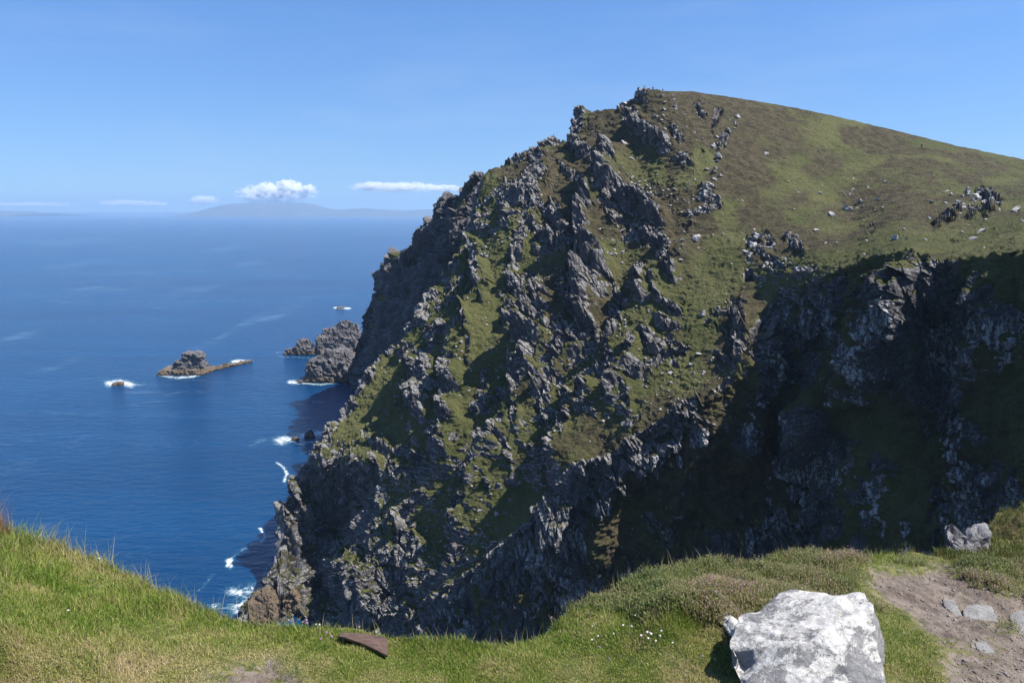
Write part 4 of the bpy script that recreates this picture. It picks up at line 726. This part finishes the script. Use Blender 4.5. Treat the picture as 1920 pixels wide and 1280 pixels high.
for i_, (poly, lab) in enumerate([([(1806,1128),(1815,1121),(1842,1119),(1862,1126),(1876,1152),(1850,1151),(1808,1141)], "largest flat grey stone worn bare in the path"), ([(1893,1140),(1903,1132),(1935,1128),(1950,1180),(1915,1182),(1898,1162)], "flat grey stone in the path at the right edge"),
    ([(1828,1192),(1838,1189),(1850,1193),(1869,1212),(1846,1212),(1832,1203)], "smallest flat grey stone in the path, in a green patch"), ([(1768,1109),(1790,1113),(1806,1140),(1792,1140),(1770,1121)], "narrow flat stone left of the largest path stone")]):
    top = [ground_at(*p) for p in poly]; Aq = np.array([(v.x, v.y, 1) for v in top]); kq = np.linalg.lstsq(Aq, np.array([v.z for v in top]), rcond=None)[0]
    for v in top: v.z = float(kq @ (v.x, v.y, 1)) - .003
    cc = sum(top, Vector()) / len(top); P_ = [v.lerp(cc, .02) + Vector((0, 0, .006)) for v in top] + [v - Vector((0, 0, .03)) for v in top] + [cc + Vector((0, 0, .009))]
    tag(rock_mass("flat_stone", [P_], .005, mDp, None, .003, .03, 90 + i_), lab, "flat stone")
# loose stones of the path
NGv = 2600; gx4 = rng.uniform(1500, 2080, NGv); gy4 = TF(gx4) + rng.uniform(5, 260, NGv); B4, ix = at_grid(gx4, gy4); k = rng.uniform(0, 1, NGv) < sstep(.35, .8, dirt[ix]) * .8; szz = np.exp(rng.normal(-5.5, .42, k.sum())).clip(.0015, .013)
stone_field("gravel", B4[k] + [0, 0, .001], szz, fg_rock_mat("path_gravel", -.2, ((.17, .14, .12), (.33, .30, .27))), .6)
# piece of slate lying in the grass
n = NT("rusty_slate"); cS = n.mix(n.ramp(n.noise(16, 6, .75, n.mapv((1, 5, 1))), .35, .65), (.06, .034, .024), (.13, .078, .055)); cS = n.mix(n.ramp(n.noise(70, 4, .7), .6, .72, 0, .4), cS, (.2, .15, .12))
mRS = n.set(Base_Color=cS, Roughness=.6, Normal=n.bump(n.noise(90, 5, .7), .5, .003))
ol_ = [(634, 1206), (642, 1200), (662, 1198), (692, 1200), (718, 1205), (727, 1209), (728, 1222), (727, 1236), (716, 1232), (700, 1226), (676, 1218), (650, 1212)]
bm = bmesh.new(); tp = []
for i_, (x, y) in enumerate(ol_):
    g = ground_at(x, y + 4); tp.append(bm.verts.new((g.x, g.y, g.z + .024 + .008 * (x < 660) - .004 * math.sin(i_))))
bt = [bm.verts.new((v.co.x, v.co.y + .002, v.co.z - .010)) for v in tp]; bm.faces.new(tp); bm.faces.new(bt[::-1])
for i_ in range(len(tp)): j_ = (i_ + 1) % len(tp); bm.faces.new((tp[i_], bt[i_], bt[j_], tp[j_]))
bmesh.ops.recalc_face_normals(bm, faces=bm.faces[:]); bmesh.ops.bevel(bm, geom=bm.edges[:], offset=.0018, segments=2, affect='EDGES')
me = D.meshes.new("slate"); bm.to_mesh(me); bm.free(); me.materials.append(mRS); o = D.objects.new("slate", me); COL.objects.link(o); tag(o, "dark reddish brown wedge of slate lying flat on the grass near the brink", "slate")

# ---- knoll beyond the path on the right
TK = curve([(1700, 1085), (1745, 1066), (1775, 1050), (1800, 1030), (1835, 1000), (1862, 975), (1890, 962), (1920, 946), (2000, 915), (2150, 880), (2300, 880)])
c5 = np.linspace(1705, 3300, 800); t5 = TK(c5) + 4 * fbm(np.stack([c5, 0 * c5, 0 * c5], -1), 25, 4, 29); tt = np.linspace(0, 1, 150)[:, None]
p5x = np.repeat(c5[None], 150, 0); p5y = 1110 * (1 - tt) + t5[None] * tt; Y5 = 4.35 + 2.4 * np.clip((1080 - p5y) / 120, 0, 1.3) ** .9 + .0 * p5x
a5, e5 = ray(p5x, p5y); P5 = np.stack([a5 * Y5, Y5, EYE + e5 * Y5], -1); s5 = (np.linspace(0, 1, 50)[1:, None] ** 1.5) * 9; Yb = Y5[-1][None] + s5
P5 = np.concatenate([P5, np.stack([a5[-1][None] * Yb, Yb, P5[-1, :, 2][None] - 1.1 * s5 * (1 - np.exp(-s5 * 2)) - .3 * s5], -1)], 0)
F5 = P5.reshape(-1, 3); F5 = F5 + np.stack([0 * F5[:, 0], 0 * F5[:, 0], .10 * fbm(F5, .5, 4, 93) + .05 * fbm(F5, .15, 2, 94)], -1)
G5 = F5.reshape(P5.shape); grid_mesh("knoll_ground", G5, dict(dirt=np.zeros(P5.shape[:2]), heath=np.ones(P5.shape[:2])), mF, smooth=True)
kk = rng.integers(0, 150 * 800, 130000); ok = (p5x.ravel()[kk] > 1745 + 100 * (p5y.ravel()[kk] < 1050)); kk = kk[ok]; B5 = F5[kk] + rng.normal(0, .008, (len(kk), 3)) * [1, 1, 0]
t5n = fbm(B5, .6, 4, 95); sel5 = t5n > -.1
blades("knoll_grass", B5, rng.uniform(.02, .06, len(kk)), rng.uniform(.003, .006, len(kk)), np.abs(rng.normal(.3, .4, len(kk))).clip(0, 1.2), np.clip(.5 + .35 * t5n + rng.normal(0, .14, len(kk)), 0, 1), leaf_mat("knoll_blade", [(.06, .09, .015), (.11, .14, .03), (.15, .12, .05), (.20, .13, .08), (.34, .29, .15)]))
mKO = fg_rock_mat("knoll_rock", -.11, ((.10, .10, .11), (.26, .25, .25)))
tag(rock_mass("rock_outcrop", [[UP(*p) for p in [(1762,1036,4.9),(1786,1014,5.0),(1812,1000,5.1),(1834,984,5.25),(1850,986,5.3),(1853,1004,5.1),(1838,1020,4.95),(1800,1040,4.85),(1775,1046,4.85),(1850,1040,5.2),(1800,1050,5.0),(1840,1000,5.5)]]], .012, mKO,
   dict(amp=.22, k=9, kw=dict(sizes=((4, .9), (1.6, .5)), thin=.6, dip=-20, beds=((1.2, .3),))), .03, .2, 15, [(UP(1815, 1028, 4.95), .12, .16), (UP(1838, 1022, 5.0), .1, .12)]), "white topped rock outcrop with a dark hollow under the heathery knoll", "rock outcrop")
tag(rock_mass("rock_outcrop", [[UP(*p) for p in [(1818,1058,4.6),(1834,1046,4.7),(1850,1034,4.75),(1854,1050,4.6),(1852,1064,4.5),(1836,1066,4.5),(1850,1060,4.8),(1830,1060,4.75)]]], .009, mFR,
   None, .02, .12, 16), "small white rock at the knoll's foot below the white topped outcrop", "rock outcrop")

# ---- flowers
mW = NT("white_petal").set(Base_Color=(.78, .74, .72), Roughness=.7); mP = NT("purple_petal").set(Base_Color=(.42, .25, .42), Roughness=.7); mSm = NT("flower_stem").set(Base_Color=(.08, .13, .03), Roughness=.7)
def flower_proto(nm, mat, seed, r0=.0042):
    root = D.objects.new(nm, None); root.empty_display_size = .01; COL.objects.link(root); r = random.Random(seed)
    bm = bmesh.new(); bmesh.ops.create_cone(bm, segments=5, radius1=.0011, radius2=.0009, depth=.05, cap_ends=True); bmesh.ops.translate(bm, verts=bm.verts, vec=(0, 0, .025))
    me = D.meshes.new("stem"); bm.to_mesh(me); bm.free(); me.materials.append(mSm); a = D.objects.new("stem", me); COL.objects.link(a); a.parent = root
    bm = bmesh.new()
    for q in range(34):                                             # florets of the head
        z = r.uniform(-.5, 1); th = q * 2.4; rr = math.sqrt(max(0, 1 - z * z)); d = Vector((rr * math.cos(th), rr * math.sin(th), z)); t_ = d.orthogonal().normalized() * r0 * .28; c0 = Vector((0, 0, .052)) + d * r0 * .3; b_ = d.cross(t_).normalized() * r0 * .28
        tipv = c0 + d * r0 * .95; vs = [bm.verts.new(c0 + t_), bm.verts.new(c0 + b_), bm.verts.new(c0 - t_), bm.verts.new(c0 - b_)]; tv = bm.verts.new(tipv)
        for i_ in range(4): bm.faces.new((vs[i_], vs[(i_ + 1) % 4], tv))
    me = D.meshes.new("flower_head"); bm.to_mesh(me); bm.free(); me.materials.append(mat); b = D.objects.new("flower_head", me); COL.objects.link(b); b.parent = root
    return root
def place_flowers(nm, proto, lst, label, group, cat):
    for i_, (x, y) in enumerate(lst):
        if i_ == 0: o = proto
        else:
            o = proto.copy(); COL.objects.link(o)
            for ch in proto.children:
                c_ = ch.copy(); COL.objects.link(c_); c_.parent = o
        o.location = ground_at(x, y); o.rotation_euler = (random.uniform(-.4, .4), random.uniform(-.4, .4), random.uniform(0, 6)); s_ = random.uniform(.7, 1.15); o.scale = (s_, s_, s_)
        tag(o, label, cat, group)
place_flowers("clover", flower_proto("clover_flower", mW, 1), [(1210,1205),(1196,1210),(1214,1213),(1222,1212),(1228,1214),(1236,1218),(1240,1200),(1150,1205),(1120,1210),(1112,1198),(1108,1210),(1160,1195),(1180,1203),(1255,1222),(1190,1180),(1215,1218)], "white clover flower head in the long grass below the heather", "white clover flowers left of the boulder", "flower")
place_flowers("clover", flower_proto("clover_flower", mW, 2), [(595,1184),(182,1068),(126,1166),(610,1196)], "white flower head alone in the turf on the left side", "white flowers in the left turf", "flower")
place_flowers("thyme", flower_proto("purple_flower", mP, 3, .005), [(568,1182),(582,1188),(612,1216),(620,1218),(606,1220),(1334,1268),(1150,1248),(1125,1228),(1040,1160),(1310,1262),(1346,1140),(1300,1128)], "tiny mauve flower head in the short turf", "mauve flowers in the turf", "flower")

# ---- walkers
def skin_part(nm, chains, mat, parent):
    """one continuous skinned surface from chains of (x,y,z,r)"""
    bm = bmesh.new(); vm = {}; rad = []
    def vt(p):
        k = tuple(round(q, 3) for q in p[:3])
        if k not in vm: vm[k] = bm.verts.new(k); rad.append(p[3])
        return vm[k]
    for ch in chains:
        for p, q in zip(ch[:-1], ch[1:]):
            a, b = vt(p), vt(q)
            if not bm.edges.get((a, b)): bm.edges.new((a, b))
    me = D.meshes.new(nm); bm.to_mesh(me); bm.free(); o = D.objects.new(nm, me); COL.objects.link(o)
    sm = o.modifiers.new("s", 'SKIN'); o.modifiers.new("u", 'SUBSURF').levels = 1; sk_ = me.skin_vertices[0].data
    for i_, r_ in enumerate(rad): sk_[i_].radius = (r_, r_); sk_[i_].use_root = i_ == 0
    dg = bpy.context.evaluated_depsgraph_get(); m2 = D.meshes.new_from_object(o.evaluated_get(dg)); o.modifiers.clear(); o.data = m2; D.meshes.remove(me); m2.name = nm
    m2.materials.clear(); m2.materials.append(mat); o.parent = parent; return o
mSkin = NT("skin").set(Base_Color=(.5, .33, .25), Roughness=.6); mHair = NT("hair").set(Base_Color=(.03, .02, .015), Roughness=.7)
def walker(x, y, coat, legs, label, yaw=0., stride=.12, h=1.75, dy=0):
    root = D.objects.new("person", None); COL.objects.link(root); root.location = on_hill(x, y) - Vector((0, 0, .05)); root.rotation_euler = (0, 0, yaw); s_ = h / 1.75; root.scale = (s_,) * 3
    mc = NT("jacket_cloth").set(Base_Color=coat, Roughness=.85); ml = NT("trouser_cloth").set(Base_Color=legs, Roughness=.85)
    hip, neck = (0, 0, .95), (0, 0, 1.45); sh_ = [(-.19, 0, 1.40), (.19, 0, 1.40)]
    A_ = lambda s1, q: [(0, 0, 1.38, .11 + q), (s1 * .17, 0, 1.39, .065 + q), (s1 * .24, -.02 * s1, 1.12, .05 + q), (s1 * .22, .10, .90, .04 + q)]
    L_ = lambda s1, q: [(0, 0, .95, .13 + q), (s1 * .10, s1 * .02, .88, .095 + q), (s1 * .11, s1 * stride * .7 + .03, .5, .065 + q), (s1 * .11, s1 * stride * 1.6, .09, .045 + q)]
    sp = [(0, 0, .95, .13), (0, 0, 1.15, .12), (0, 0, 1.38, .11)]
    hd = [(0, 0, 1.38, .11), (0, 0, 1.49, .055), (0, .01, 1.56, .075), (0, .015, 1.65, .095), (0, .01, 1.72, .07)]
    hands = [[A_(s1, 0)[-1], (s1 * .22, .13, .82, .03), (s1 * .215, .15, .76, .014)] for s1 in (-1, 1)]
    feet = [[L_(s1, 0)[-1], (s1 * .11, s1 * stride * 1.6 + .02, .04, .04), (s1 * .12, s1 * stride * 1.6 + .17, .03, .03)] for s1 in (-1, 1)]
    nose = [[(0, .015, 1.65, .095), (0, .115, 1.635, .014)]]
    b = skin_part("body", [sp, hd, A_(-1, 0), A_(1, 0), L_(-1, 0), L_(1, 0)] + hands + feet + nose, mSkin, root)
    skin_part("jacket", [[(0, 0, .90, .155), (0, 0, 1.15, .15), (0, 0, 1.38, .135)]] + [A_(s1, .02)[:1] and [(0, 0, 1.38, .135)] + A_(s1, .02)[1:] for s1 in (-1, 1)], mc, root)
    skin_part("trousers", [[(0, 0, .95, .15)] + L_(s1, .018)[1:] for s1 in (-1, 1)], ml, root)
    skin_part("hair", [[(0, -.02, 1.62, .085), (0, -.015, 1.70, .09), (0, 0, 1.745, .06)]], mHair, root)
    return tag(root, label, "person", "walkers on the hill")
walker(1224, 171, (.02, .025, .05), (.03, .04, .08), "person in dark clothes standing on the very summit, left of two", .4, .05, 1.85)
walker(1243, 172.5, (.02, .03, .07), (.03, .03, .05), "shorter person in dark blue on the summit skyline, right of two", -1.2, .1, 1.5)
walker(1513, 213, (.03, .06, .12), (.02, .02, .03), "person in a dark blue jacket walking below the skyline, left of a pair", 1.5, .2)
walker(1518, 215, (.05, .05, .06), (.02, .03, .05), "person in grey walking below the skyline, right of a pair", 1.4, .22)
walker(1728, 279, (.02, .06, .16), (.02, .025, .05), "person in a bright blue jacket walking alone down the right slope", 2.6, .2, 1.8)

# ------------------------------------------------------------------ FAR ISLANDS
n = NT("island_rock"); mI = n.set(Base_Color=n.mix(n.ramp(n.noise(.0015, 6, .7), .35, .65), (.04, .06, .03), (.10, .09, .07)), Roughness=.95, Normal=n.bump(n.noise(.003, 6, .7), 1, 60))
def island(name, prof, Yd, label=None):
    xs = np.linspace(prof[0][0], prof[-1][0], 260); pr_ = curve(prof)(xs); a, e = ray(xs, pr_); h0 = np.maximum(EYE + e * Yd, 0.)
    v = np.linspace(-1, 1, 60)[:, None]; Yv = Yd + v * 2200 + 0 * xs[None]; X_ = a[None] * Yd + 0 * v; env = np.clip(1 - np.abs(v) ** 1.6, 0, 1)
    P_ = np.stack([X_, Yv, 0 * X_], -1); nz_ = fbm(P_.reshape(-1, 3), 900, 5, 55).reshape(X_.shape)
    P_[..., 2] = h0[None] * env * (1 + .35 * nz_ * (1 - env)) - 6
    return grid_mesh(name, P_, {}, mI, smooth=True)
island("island_hill", [(372, 400), (385, 396), (400, 390), (415, 385), (430, 382), (450, 381), (470, 379.5), (520, 379), (560, 379), (575, 380.5), (590, 383), (605, 388), (620, 391), (640, 393), (660, 391), (690, 390), (712, 392), (760, 394), (800, 392), (850, 391), (900, 393), (960, 396), (990, 400)], 22000)
island("island_hill", [(-300, 398), (-200, 390), (-100, 392), (0, 395), (40, 395.5), (85, 398), (95, 400)], 22000)
# ------------------------------------------------------------------ CLOUDS
def cloud(name, blobs, Yd, label, dens=.0035, seed=0, thick=900):
    a, e = ray(0, 0); xs = [b[0] for b in blobs]
    bm = bmesh.new(); pcs = []
    for (x, y, w, h) in blobs:
        c_ = UP(x, y, Yd); rx = w / FPX * Yd / 2; rz = h / FPX * Yd / 2; pcs.append((c_, rx, rz))
    me = D.meshes.new(name); x0 = min(c_[0] - rx for c_, rx, rz in pcs); x1 = max(c_[0] + rx for c_, rx, rz in pcs); z0 = max(440, min(c_[2] - rz for c_, rx, rz in pcs)); z1 = max(c_[2] + rz for c_, rx, rz in pcs)
    bmesh.ops.create_cube(bm, size=1)
    for v in bm.verts: v.co = (x0 if v.co.x < 0 else x1, Yd - thick if v.co.y < 0 else Yd + thick, z0 if v.co.z < 0 else z1)
    bm.to_mesh(me); bm.free(); o = D.objects.new(name, me); COL.objects.link(o)
    n = NT(name + "_vapour"); n.t.nodes.remove(n.b); d = None
    for c_, rx, rz in pcs:
        vm_ = n.t.nodes.new("ShaderNodeVectorMath"); vm_.operation = 'SUBTRACT'; n.put(vm_.inputs[0], n.co); vm_.inputs[1].default_value = c_
        v2 = n.t.nodes.new("ShaderNodeVectorMath"); v2.operation = 'MULTIPLY'; n.put(v2.inputs[0], vm_.outputs[0]); v2.inputs[1].default_value = (1 / rx, 1 / (thick * .9), 1 / rz)
        ln_ = n.t.nodes.new("ShaderNodeVectorMath"); ln_.operation = 'LENGTH'; n.put(ln_.inputs[0], v2.outputs[0]); q = n.math('SUBTRACT', 1., ln_.outputs["Value"]); d = q if d is None else n.math('MAXIMUM', d, q)
    nzv = n.noise(.0042, 8, .62, n.mapv((1, 1, 1.5)), .3)
    dd_ = n.ramp(n.math('ADD', d, n.ramp(nzv, .3, .7, -.62, .45)), .22, .5, 0, dens)
    pv = n.t.nodes.new("ShaderNodeVolumePrincipled"); pv.inputs["Color"].default_value = (1, 1, 1, 1); n.put(pv.inputs["Density"], dd_); pv.inputs["Anisotropy"].default_value = .1
    n.t.links.new(pv.outputs[0], n.out.inputs["Volume"]); me.materials.append(n.m)
    return tag(o, label, "cloud")
cloud("cloud", [(515, 364, 150, 42), (480, 368, 60, 36), (540, 350, 50, 26), (575, 356, 40, 20), (500, 352, 40, 22)], 33000, "white heaped cloud sitting over the distant island's top", .03)
cloud("cloud", [(750, 351, 190, 20), (700, 350, 90, 18), (830, 353, 110, 12)], 33000, "long flat white cloud between the island and the headland", .014)
cloud("cloud", [(383, 376, 52, 20)], 36000, "small round white cloud left of the distant island", .02)
cloud("cloud", [(240, 382, 120, 14), (290, 383, 50, 10)], 40000, "thin white cloud low over the left horizon", .05)
cloud("cloud", [(60, 385, 200, 14), (-30, 385, 160, 14)], 44000, "faint streak of white cloud at the far left horizon", .05)

# ------------------------------------------------------------------ HAZE
def haze_box():
    bm = bmesh.new(); bmesh.ops.create_cube(bm, size=1)
    x0, x1, y0, y1, z0, z1 = -26000, 26000, -400, 27000, -1, 430
    for v in bm.verts: v.co = (x0 if v.co.x < 0 else x1, y0 if v.co.y < 0 else y1, z0 if v.co.z < 0 else z1)
    me = D.meshes.new("haze"); bm.to_mesh(me); o = D.objects.new("haze", me); COL.objects.link(o); o["kind"] = "stuff"
    m = D.materials.new("haze_air"); m.use_nodes = True; m.node_tree.nodes.clear(); ou = m.node_tree.nodes.new("ShaderNodeOutputMaterial")
    v = m.node_tree.nodes.new("ShaderNodeVolumePrincipled"); v.inputs["Color"].default_value = (.52, .75, 1, 1); v.inputs["Density"].default_value = 6.2e-5
    v.inputs["Anisotropy"].default_value = .2
    m.node_tree.links.new(v.outputs[0], ou.inputs["Volume"]); me.materials.append(m)
haze_box()
